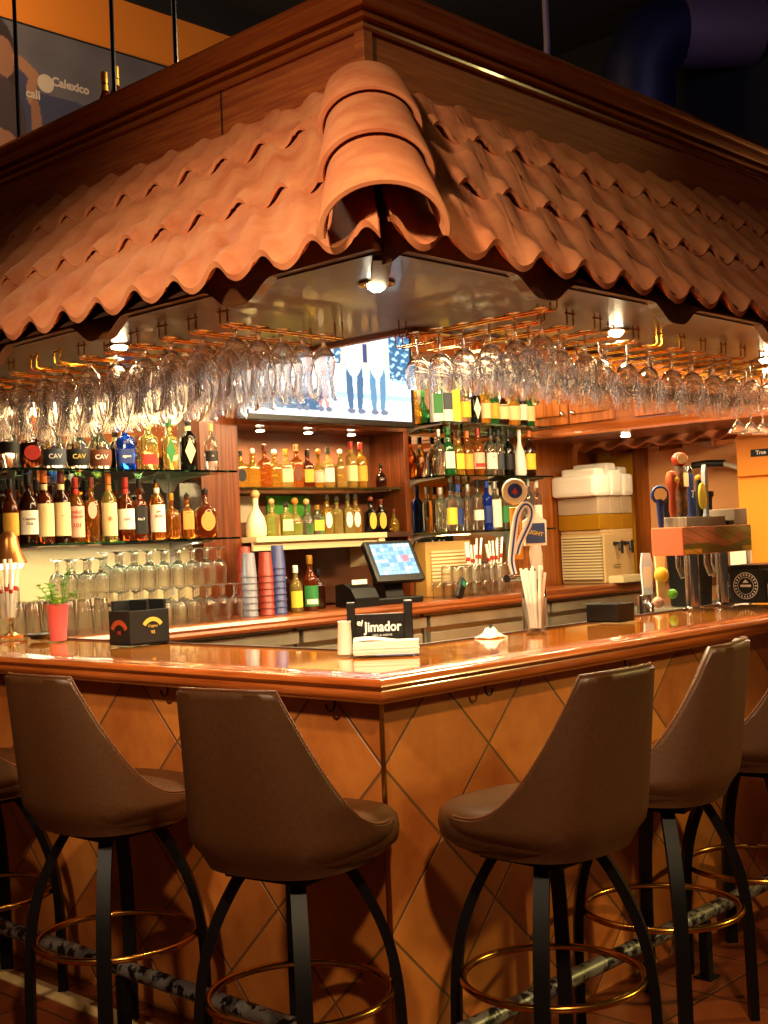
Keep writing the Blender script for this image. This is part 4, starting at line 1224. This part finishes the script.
for x, y, h, kind in hd:
    z = base_z if x > -.05 else 1.419
    X = x+.02
    if kind == 'blue':
        hh = MB().lathe([(.014, 0), (.016, .02), (.02, .09), (.022, .12)], 14, sy=.7).build('tap_handle', LBL['blue'], tb, smooth=True, loc=(.035, .12, 1.419))
        MB().lathe([(.0005, -.011), (.036, -.011), (.04, 0), (.036, .011), (.0005, .011)], 22).xf(Matrix.Translation((0, 0, .14)) @ Matrix.Rotation(-.75, 4, 'Z') @ Matrix.Rotation(PI/2, 4, 'X')).build('badge', LBL['blue'], hh, smooth=True)
        MB().lathe([(.0005, 0), (.028, 0), (.028, .002), (.0005, .002)], 18).xf(Matrix.Translation((-.008, -.0085, .14)) @ Matrix.Rotation(-.75, 4, 'Z') @ Matrix.Rotation(PI/2, 4, 'X')).build('badge_face', LBL['cream'], hh)
    elif kind == 'copper':
        hh = MB().lathe([(.012, 0), (.018, .03), (.014, .10), (.026, .14), (.028, .17), (.018, .195), (.0005, .2)], 16).build('tap_handle', CAP['copper'], tb, smooth=True, loc=(X, .1, base_z))
        MB().sphere((0, -.02, .16), .016).build('boss', LBL['gold'], hh, smooth=True)
    elif kind == 'dark':
        hh = MB().lathe([(.016, 0), (.026, .01), (.028, .06), (.022, .09), (.028, .12), (.027, .20), (.02, .22)], 16).build('tap_handle', noise_mat('carved_brown', '#2a1408', '#7a4a20', (40,40,40), .5), tb, smooth=True, loc=(X, .1, base_z))
        MB().sphere((0, 0, .25), .036, 16, 10, .85).build('red_knob', M('handle_tomato', '#b83c24', .35), hh, smooth=True)
        MB().lathe([(.0005, 0), (.022, 0), (.022, .003), (.0005, .003)], 18).xf(Matrix.Translation((-.022, -.024, .25)) @ Matrix.Rotation(-.75, 4, 'Z') @ Matrix.Rotation(PI/2, 4, 'X')).build('badge_face', LBL['cream'], hh)
        MB().box(-.025, .012, -.032, -.028, .13, .19).build('paper_label', LBL['cream'], hh)
    elif kind == 'navy':
        hh = MB().box(-.015, .015, -.012, .012, 0, .19, .005).build('tap_handle', LBL['blue'], tb, loc=(X, .1, base_z))
        MB().lathe([(.012, 0), (.014, .01), (.006, .03)], 12, (0, 0, .19)).build('silver_top', CHROME, hh, smooth=True)
        text('lettering', 'ALE', .022, INKW, hh, (0, -.0128, .10), (PI/2, -PI/2, 0))
    elif kind == 'yellow':
        hh = MB().lathe([(.012, 0), (.016, .02), (.014, .15), (.012, .16)], 14).build('tap_handle', INKK, tb, smooth=True, loc=(X, .1, base_z))
        MB().lathe([(.0005, -.008), (.03, -.006), (.032, 0), (.03, .006), (.0005, .008)], 20, sy=1.9).xf(Matrix.Translation((0, -.018, .09)) @ Matrix.Rotation(PI/2, 4, 'X')).build('oval_badge', LBL['yellow'], hh, smooth=True)
        MB().sphere((0, 0, .17), .014).build('top_ball', LBL['gold'], hh, smooth=True)
    else:
        hh = MB().prism([(-.012, 0), (.014, 0), (.02, .21), (.004, .23), (-.006, .2)], -.01, .01, 'y').build('tap_handle', M('handle_pale_blue', '#b8c4d8', .4), tb, loc=(X, .1, base_z))
        text('lettering', 'BREW', .02, INKB, hh, (.002, -.0112, .09), (PI/2, -PI/2, 0))
# pair of bright lime-and-yellow handles on a low faucet
lt = thing('citrus_tap', 'low beer tap with white and yellow citrus handles left of the painted tap box', 'beer tap', (2.50, .76, .821))
MB().lathe([(.05, 0), (.05, .01), (.03, .014), (.028, .30), (.0005, .305)], 18).build('column', CHROME, lt, smooth=40)
faucet(lt, -.02, -.02, .27, -.6, -.75)
q1 = MB().prism([(-.02, 0), (.02, 0), (.026, .13), (.016, .18), (-.018, .18), (-.026, .12)], -.012, .012, 'y').build('tap_handle', M('handle_ice_blue', '#c8d8e4', .4), lt, loc=(-.06, -.06, .31), rot=(0, 0, -.75))
MB().box(-.018, .018, -.0135, -.0122, .03, .12).build('label_panel', LBL['white'], q1)
q2 = MB().prism([(-.016, 0), (.016, 0), (.02, .16), (.024, .20), (.022, .27), (-.022, .27), (-.024, .2), (-.02, .16)], -.012, .012, 'y').build('tap_handle', LBL['cream'], lt, loc=(.035, -.07, .29), rot=(0, 0, -.75))
text('lettering', 'IPA', .03, INKR, q2, (0, -.0135, .23), (PI/2, 0, 0), bold=.001)
MB().sphere((0, -.02, .10), .032, 16, 10, 1.1).build('lemon', LBL['yellow'], q2, smooth=True)
MB().sphere((.045, -.02, .015), .022, 14, 9).build('lime', M('lime_green', '#6cc02c', .4), q2, smooth=True)
MB().sphere((-.02, -.02, -.02), .026, 14, 9).build('peach', LBL['pink'], q2, smooth=True)

# ------------------------------------------------------------------ things on the bar top
BT = 1.0755
# black caddy with white logo words, napkins and a paper cup
jc = thing('napkin_caddy', 'black napkin caddy with white lettering behind white napkins at the bar corner', 'caddy', (.475, .445, BT), -PI/4)
MB().box(-.10, .10, -.035, .035, 0, .012, .002).build('base', BLACK, jc)
MB().box(-.075, .075, -.030, -.018, .012, .118, .002).build('front_panel', BLACK, jc)
MB().box(-.095, .095, .02, .032, .012, .10, .002).build('back_panel', BLACK, jc)
for s in (-1, 1): MB().box(s*.088-.013, s*.088+.013, -.032, .02, .012, .155, .003).build('end_post', BLACK, jc)
text('lettering', 'el', .026, INKW, jc, (-.062, -.031, .092), (PI/2, .25, 0), bold=.0005)
text('lettering', 'Jimador', .042, INKW, jc, (.008, -.031, .077), (PI/2, 0, 0), bold=.001, sx=.86)
text('lettering', '100% de AGAVE', .009, INKW, jc, (.005, -.031, .052), (PI/2, 0, 0))
text('lettering', 'TEQUILA', .008, INKW, jc, (.005, -.031, .038), (PI/2, 0, 0))
nk = thing('napkin_stack', 'stack of white paper napkins in front of the lettered black caddy', 'napkins', (.425, .375, BT), -PI/4-.05)
for k in range(9):
    j = random.uniform(-.002, .002)
    MB().box(-.098+j, .098+j, -.04+j, .03+j, .0005+k*.0045, .0045+k*.0045, .001).build('napkin', PAPER, nk)
MB().grid(lambda u, v: (-.098+.19*u, -.04+.07*v, .0415+.008*v*(1-u)+.004*math.sin(u*6)), 12, 6).build('loose_napkin', PAPER, nk, smooth=True)
pc = thing('paper_cup', 'small white paper cup left of the napkin stack', 'cup', (.365, .49, BT))
MB().lathe([(.0005, 0), (.0225, 0), (.024, .004), (.0195, .096), (.021, .098), (.021, .101), (.0185, .10), (.022, .01), (.0005, .008)], 20).build('cup', PAPER, pc, smooth=50)

cc = thing('napkin_caddy', 'black square napkin caddy with gold arched logo on the left counter', 'caddy', (.325, 1.545, BT))
MB().box(0, .175, 0, .012, 0, .125, .002).box(0, .012, .012, .13, 0, .125, .002).build('outer_panel', BLACKM, cc)
MB().box(.012, .175, .118, .13, 0, .16, .002).box(.163, .175, .012, .118, 0, .16, .002).box(.085, .095, .012, .118, 0, .16).build('inner_divider', BLACKM, cc)
MB().box(.0, .175, .0, .13, 0, .006).build('base', BLACKM, cc)
def arc_poly(cx, cz, r0, r1, a0, a1, n=14):
    o = [(cx+r1*math.cos(a0+(a1-a0)*i/n), cz+r1*math.sin(a0+(a1-a0)*i/n)) for i in range(n+1)]
    return o+[(cx+r0*math.cos(a0+(a1-a0)*i/n), cz+r0*math.sin(a0+(a1-a0)*i/n)) for i in range(n, -1, -1)]
MB().prism(arc_poly(.10, .045, .038, .053, .6, 2.54), -.002, -.0005, 'y').build('gold_arch', INKG, cc)
text('lettering', 'Cognac', .014, INKG, cc, (.10, -.0015, .066), (PI/2, 0, 0), shear=.2)
text('lettering', 'VS', .017, INKG, cc, (.10, -.0015, .043), (PI/2, 0, 0))
MB().prism(arc_poly(.065, .035, .040, .058, .5, 2.64), -.002, -.0005, 'x').build('copper_arch', CAP['copper'], cc)
text('lettering', 'VS', .02, INKR, cc, (-.0015, .065, .045), (PI/2, 0, -PI/2))

pk = thing('mint_cup', 'pink plastic cup of fresh mint sprigs on the left counter', 'cup', (.40, 2.135, BT))
MB().lathe([(.0005, 0), (.030, 0), (.032, .003), (.042, .138), (.044, .14), (.044, .144), (.0415, .143), (.031, .01), (.0005, .008)], 24).build('cup', PINK, pk, smooth=50)
rnd = random.Random(3)
for k in range(11):
    a = rnd.uniform(0, 2*PI); L = rnd.uniform(.06, .17); lean = rnd.uniform(.2, 1.0)
    if k > 7: L = .12; lean = 1.6
    pts = [(.012*math.cos(a), .012*math.sin(a), .05)]
    for q in range(1, 6):
        w = q/5
        pts.append(((.02+L*lean*.75*w)*math.cos(a), (.02+L*lean*.75*w)*math.sin(a), .13+L*w*(1-.55*lean*w*.9)))
    st = MB().tube(pts, .0018, 5).build('mint_stem', GREEN, pk)
    mb = MB()
    for q in range(1, 6):
        P = Vector(pts[q])
        for s in (0, 1, 2):
            b = a+s*2.1+q; ll = rnd.uniform(.014, .026)
            d = Vector((math.cos(b), math.sin(b), rnd.uniform(-.1, .5))).normalized()
            sd = d.cross(Vector((0, 0, 1))).normalized()*ll*.42
            n = len(mb.v)
            up = Vector((0, 0, ll*.15))
            mb.add([P, P+d*ll*.35+sd+up, P+d*ll*.75+sd*.8+up*.6, P+d*ll, P+d*ll*.75-sd*.8+up*.6, P+d*ll*.35-sd+up, P+d*ll*.5],
                   [(0, 1, 6), (1, 2, 6), (2, 3, 6), (3, 4, 6), (4, 5, 6), (5, 0, 6)])
    mb.build('mint_leaves', GREEN, st, smooth=True)
ds = MB().lathe([(.0005, 0), (.03, 0), (.034, .004), (.05, .018), (.053, .02), (.05, .022), (.034, .009), (.0005, .007)], 24).build('ash_dish', BLACK, None, smooth=50, loc=(.42, 2.31, BT))
ds.name = 'small_dish'
tag(ds, 'small round black dish beside the mint cup', 'dish')

sg = thing('straw_goblet', 'footed glass of paper-wrapped straws with red bands at the left edge', 'glass', (.36, 2.435, BT))
MB().lathe([(.0005, 0), (.04, 0), (.042, .004), (.012, .012), (.009, .03), (.014, .045), (.008, .06), (.02, .07), (.04, .09), (.047, .13), (.046, .21), (.0445, .21), (.0455, .13), (.038, .093), (.0005, .074)], 24).build('goblet', GLASST, sg, smooth=50)
for k in range(11):
    a = 2*PI*k/11; q = .034 if k % 3 else .012
    h = .33-.02*(k % 3)
    s_ = MB().tube([(q*.5*math.cos(a), q*.5*math.sin(a), .09), (q*1.25*math.cos(a), q*1.25*math.sin(a), h)], .0075, 8).build('wrapped_straw', PAPER, sg, smooth=True)
    m0, m1 = .50, .58
    P = lambda w: (q*(.5+.75*w)*math.cos(a), q*(.5+.75*w)*math.sin(a), .09+(h-.09)*w)
    MB().tube([P(m0), P(m1)], .0082, 8).build('red_band', LBL['red'], s_)
bl = thing('bell_lamp', 'brass bell-shaped table lamp glowing behind the wrapped straws', 'lamp', (.43, 2.54, BT))
MB().lathe([(.0005, 0), (.06, 0), (.062, .01), (.02, .02), (.009, .03), (.008, .36), (.0005, .36)], 20).build('stand', BRASS, bl, smooth=40)
MB().lathe([(.075, .31), (.077, .315), (.066, .335), (.048, .37), (.040, .41), (.036, .43), (.018, .445), (.0005, .447)], 28).build('bell_shade', noise_mat('aged_brass', '#a8642c', '#c8884a', (12,12,12), .3, 0, 4, 0, .8), bl, smooth=40)
MB().lathe([(.0005, .285), (.05, .29), (.062, .31), (.066, .325), (.0005, .33)], 20).build('lit_globe', M('lit_globe', '#ffffff', .4, emit='#fff2d8', es=6), bl, smooth=40)
lamp('POINT', (.43, 2.45, BT+.25), None, 2, WARM2, .04)

sj = thing('straw_glass', 'clear glass full of white straws on the right counter', 'glass', (1.215, .40, BT))
MB().lathe([(.0005, 0), (.034, 0), (.036, .004), (.044, .118), (.0445, .12), (.0425, .12), (.0345, .012), (.0005, .012)], 24).build('glass', GLASST, sj, smooth=50)
for k in range(15):
    a = 2.4*k; q = .006+.026*((k*4) % 15)/15
    MB().tube([(q*.6*math.cos(a+.6), q*.6*math.sin(a+.6), .014), (q*1.75*math.cos(a), q*1.75*math.sin(a), .205+.03*((k*7) % 5)/5)], .0048, 8).build('straw', WHITE, sj, smooth=True)

rg = MB().grid(lambda u, v: (-.045+.09*u, -.035+.07*v, .004+.026*math.sin(PI*u)*math.sin(PI*v)*(1+.5*math.sin(u*17+v*5)*math.cos(v*13))), 22, 18)
rg = rg.build('bar_towel', PAPER, None, smooth=True, loc=(1.03, .455, BT-.006))
sm = rg.modifiers.new('thick', 'SOLIDIFY'); sm.thickness = .004
tag(rg, 'crumpled white bar towel by the inner edge of the right counter', 'towel')

bx = thing('bar_caddy', 'low open black bar caddy on the right counter left of the tap box', 'caddy', (1.63, .33, BT))
for (a, b, c, d) in ((0, .11, 0, .008), (0, .11, .132, .14), (0, .008, .008, .132), (.102, .11, .008, .132), (.05, .056, .008, .132)):
    MB().box(a, b, c, d, 0, .068, .001).build('side_panel', BLACK, bx)
MB().box(0, .11, 0, .14, 0, .005).build('base', BLACK, bx)

lb = thing('napkin_caddy', 'black box caddy with round white emblem near the right edge of the bar', 'caddy', (2.72, .29, BT))
MB().box(0, .13, 0, .18, 0, .145, .003).build('box', BLACKM, lb)
MB().box(.012, .30, .03, .17, .145, .165, .003).build('lid_tray', BLACK, lb)
def ring_x(y0, z0, r, w, n=36):
    mb = MB()
    mb.add([(-.0012, y0+(r if j else r-w)*math.cos(2*PI*i/n), z0+(r if j else r-w)*math.sin(2*PI*i/n)) for i in range(n) for j in (0, 1)],
           [(2*i, 2*i+1, (2*i+3) % (2*n), (2*i+2) % (2*n)) for i in range(n)])
    return mb
e = ring_x(.09, .075, .058, .003); e2 = ring_x(.09, .075, .038, .002)
e.add(e2.v, e2.f)
for k in range(22):
    a = 2*PI*k/22
    c_, s_ = math.cos(a), math.sin(a)
    e.add([(-.0012, .09+c_*.043-s_*.003, .075+s_*.043+c_*.003), (-.0012, .09+c_*.043+s_*.003, .075+s_*.043-c_*.003), (-.0012, .09+c_*.052+s_*.003, .075+s_*.052-c_*.003), (-.0012, .09+c_*.052-s_*.003, .075+s_*.052+c_*.003)], [(0, 1, 2, 3)])
e.add([(-.0012, .065, .07), (-.0012, .115, .07), (-.0012, .115, .08), (-.0012, .065, .08)], [(0, 1, 2, 3)])
e.add([(-.0012, .075, .088), (-.0012, .105, .088), (-.0012, .09, .103)], [(0, 1, 2)])
e.build('round_emblem', INKW, lb)
wb = thing('napkin_holder', 'white square napkin holder with chrome clip at the right edge of the bar', 'napkin holder', (2.70, .17, BT))
MB().box(0, .12, 0, .10, 0, .085, .004).build('napkins', PAPER, wb)
MB().box(-.004, .0, .03, .07, 0, .10, .001).box(.12, .124, .03, .07, 0, .10, .001).build('chrome_clip', CHROME, wb)

# ------------------------------------------------------------------ bar stools
def smooth01(t):
    t = max(0, min(1, t)); return t*t*(3-2*t)
def make_stool(name, label, loc, rz):
    """faces local +x; seat centre at the origin"""
    t = thing(name, label, 'bar stool', loc, rz, 'brown bucket bar stools along the bar')
    ZB, ZT, ZS = .655, 1.095, .755
    TH = math.radians(128)
    def hgt(a):
        d = abs(a); d0 = math.radians(43)
        q = (d-d0)/(TH-d0)
        if q <= 0: return ZT-.004*(d/d0)**4
        k = (1-q)**3.5
        # round the upper corner
        return ZS-.012+(ZT-ZS+.012-.004)*k
    def plan(a, z, inset=0):
        q = smooth01((z-ZB)/.10)*.9+.1          # tuck in at the underside
        u = max(0, (z-.72)/(ZT-.72))
        bx_ = .225+.045*u; by_ = .232-.044*u**.9
        low = .82+.18*smooth01((z-ZB)/.075)
        bx_ *= low; by_ *= low
        bx_ -= inset; by_ -= inset
        n = 2.7+1.0*u
        c, s = math.cos(a), math.sin(a)
        k = (abs(c)**n+abs(s)**n)**(-1/n)
        return (-bx_*c*k, by_*s*k)
    NU, NV = 72, 18
    outer, inner = [], []
    lines = []
    def line(inset, f):
        out = []
        for i in range(NU+1):
            a = -TH+2*TH*i/NU
            h = hgt(a)
            z = ZB+(h-ZB)*f
            x, y = plan(a, z, inset)
            out.append((x, y, z))
        return out
    for j in range(NV+1): lines.append(line(0, (j/NV)**.9))
    top = lines[-1]
    lines[-1] = [(x, y, z-.008) for x, y, z in top]
    r1 = line(.009, 1.0); lines.append([(x, y, z) for x, y, z in r1])
    r2 = line(.026, 1.0); lines.append([(x, y, z) for x, y, z in r2])
    r3 = line(.036, 1.0); lines.append([(x, y, z-.010) for x, y, z in r3])
    for j in range(NV-1, 3, -1): lines.append(line(.036, (j/NV)**.9))
    vs = [v for l in lines for v in l]; w = NU+1
    fs = [(j*w+i, j*w+i+1, (j+1)*w+i+1, (j+1)*w+i) for j in range(len(lines)-1) for i in range(NU)]
    # ends and closing strip
    nl = len(lines)
    fs.append(tuple(j*w for j in range(nl))); fs.append(tuple(j*w+NU for j in range(nl))[::-1])
    MB().add(vs, fs).build('backrest', VINYL, t, smooth=60)
    MB().tube([(x, y, z+.001) for x, y, z in r1], .0035, 6).build('piping', VINYL2, t, smooth=True)
    # cushion: superellipse pad
    prof = [(.0005, .652), (.15, .652), (.185, .660), (.214, .685), (.219, .715), (.215, .740), (.20, .757), (.16, .766), (.09, .768), (.0005, .768)]
    MB().lathe([(r, z) for r, z in prof], 48, (.030, 0, 0), sq=3.0).build('seat', VINYL, t, smooth=60)
    MB().box(-.12, .12, -.12, .12, .628, .652, .004).build('swivel_plate', BLKMET, t)
    for sx in (-1, 1):
        for sy in (-1, 1):
            pts = []
            ctl = [(.085, .640), (.105, .60), (.135, .52), (.158, .43), (.170, .33), (.174, .22), (.175, .10), (.175, 0)]
            # smooth the control polygon
            P = [Vector((sx*a, sy*a, z)) for a, z in ctl]
            fine = []
            for i in range(len(P)-1):
                p0, p1, p2, p3 = P[max(i-1, 0)], P[i], P[i+1], P[min(i+2, len(P)-1)]
                for q in range(4):
                    u = q/4
                    fine.append(.5*((2*p1)+(p2-p0)*u+(2*p0-5*p1+4*p2-p3)*u*u+(3*p1-p0-3*p2+p3)*u**3))
            fine.append(P[-1])
            MB().tube(fine, 0, rect=(.0185, .0125)).build('leg', BLKMET, t, smooth=30)
    MB().tube([(.2225*math.cos(2*PI*k/48), .2225*math.sin(2*PI*k/48), .33) for k in range(48)], .0095, 10, closed=True).build('foot_ring', BRONZE, t, smooth=True)
    return t
def turn_base(stool, a):
    """swivel: the legs and ring keep their own heading under the seat"""
    for ch in stool.children:
        if ch.name.split('.')[0] in ('leg', 'foot_ring'): ch.rotation_euler = (0, 0, a)
    return stool
st = make_stool('bar_stool', 'brown bucket bar stool nearest the bar corner on the left side', (-.275, .05, 0), .17)
S2 = dup(st, (-.275, .812, 0), .04, 'brown bucket bar stool second from the corner on the left side')
S3 = dup(st, (-.275, 1.56, 0), .0, 'brown bucket bar stool cut by the left edge of the photo')
S4 = dup(st, (.185, -.37, 0), PI/2-.02, 'brown bucket bar stool nearest the bar corner on the right side')
S5 = dup(st, (.83, -.29, 0), PI/2+.2, 'brown bucket bar stool second from the corner on the right side')
S6 = dup(st, (1.415, -.29, 0), PI/2+.1, 'brown bucket bar stool cut by the right edge of the photo')
turn_base(st, -.08); turn_base(S4, -.245); turn_base(S5, -.24)

# ------------------------------------------------------------------ ceiling ducts above the canopy on the right
DUCT = M('duct_blue_black', '#10102a', .5, .2)
DUCT2 = M('duct_purple_grey', '#5a4a58', .5, .2)
du = thing('ceiling_duct', 'dark blue round air duct bending down from the black ceiling', 'duct', (0, 0, 0))
pts = [(7.6, 4.2, 3.2), (7.6, 4.2, 5.6)]
MB().tube([(8.05, 4.0, 3.5), (8.05, 4.0, 5.4), (8.06, 3.98, 5.75), (8.12, 3.9, 6.0), (8.35, 3.75, 6.15)], .35, 20).build('riser', DUCT, du, smooth=True)
MB().tube([(8.35, 3.75, 6.15), (9.0, 3.3, 6.2)], .37, 20).build('branch', DUCT2, du, smooth=True)
cd = thing('conduit_pipe', 'thin grey conduit pipe running below the black ceiling', 'pipe', (0, 0, 0))
MB().tube([(4.9, 4.5, 6.6), (4.92, 4.5, 5.3), (5.0, 4.5, 5.2), (7.2, 4.5, 5.72), (7.3, 4.5, 5.78), (7.32, 4.5, 6.0), (7.32, 4.5, 6.6)], .03, 8).build('pipe', M('conduit_grey', '#7a6a72', .5), cd, smooth=True)

# ------------------------------------------------------------------ light
def area(loc, target, power, color, size, sy=None): return lamp('AREA', loc, None, power, color, size, target=target, sy=sy)
# ceiling spots on the camera side that light the roof, stools and front
lamp('SPOT', (-3.2, -.9, 3.7), None, 880, (1, .74, .48), .16, .84, 1.0, target=(-.25, .35, 2.1))
lamp('SPOT', (-2.4, -3.4, 4.2), None, 780, (1, .70, .38), .12, .80, .6, target=(.1, .2, -.1))
lamp('SPOT', (4.6, -3.6, 3.0), None, 620, (1, .80, .24), .15, .42, .9, target=(1.0, -.5, .75))
lamp('SPOT', (4.3, -1.9, 4.6), None, 48, (1, .72, .22), .14, .50, .9, target=(1.5, .4, 3.15))
# unseen area strips added above the aisle to brighten back bar and counters
area((2.5, .70, 2.45), (2.6, 2.9, 1.35), 110, WARM2, 3.2, .16)
area((.90, 1.6, 2.45), (2.6, 2.6, 1.2), 40, WARM2, .16, 1.6)
area((2.3, 1.9, 2.98), (2.2, .1, 1.0), 130, WARM2, 2.4, .2)
area((2.0, 1.6, 2.98), (.1, 1.4, 1.0), 90, WARM2, .2, 1.8)
# added area lights above the bays and under shelves, brightening bottles and goblets
area((1.22, 2.84, 2.58), (1.22, 2.80, 1.0), 24, WARM2, 1.1, .06)
area((4.0, 2.84, 2.58), (4.0, 2.80, 1.0), 24, WARM2, 1.0, .06)
area((1.15, 2.84, 1.445), (1.15, 2.86, 1.0), 7, (1, .86, .56), 1.2, .03)
area((4.0, 2.72, 1.43), (4.0, 2.78, 1.0), 5, WARM2, 1.0, .03)
# pass-through and kitchen
lamp('POINT', (5.25, .45, 2.25), None, 90, (1, .76, .46), .1)
lamp('POINT', (3.6, 1.3, 2.7), None, 40, WARM2, .1)
# dining-room lamps; the blue one is added to bring out the dark duct
lamp('POINT', (5.5, 5.2, 4.4), None, 60, (1, .7, .4), .2)
lamp('POINT', (1.8, 5.4, 5.9), None, 260, (1, .7, .4), .2)
lamp('POINT', (6.6, 2.0, 5.4), None, 40, (.6, .55, 1), .2)
w = bpy.data.worlds.new('room_gloom'); SC.world = w; w.use_nodes = True
w.node_tree.nodes['Background'].inputs[0].default_value = (.6, .36, .2, 1)
w.node_tree.nodes['Background'].inputs[1].default_value = .10

# ------------------------------------------------------------------ view
vs_ = SC.view_settings
vs_.view_transform = 'Standard'; vs_.look = 'None'; vs_.exposure = 0; vs_.gamma = 1; vs_.use_curve_mapping = False
cy = SC.cycles
cy.use_denoising = True
cy.max_bounces = 14; cy.transmission_bounces = 12; cy.glossy_bounces = 5; cy.diffuse_bounces = 3; cy.transparent_max_bounces = 8
cy.caustics_reflective = False; cy.caustics_refractive = False
cy.sample_clamp_indirect = 6
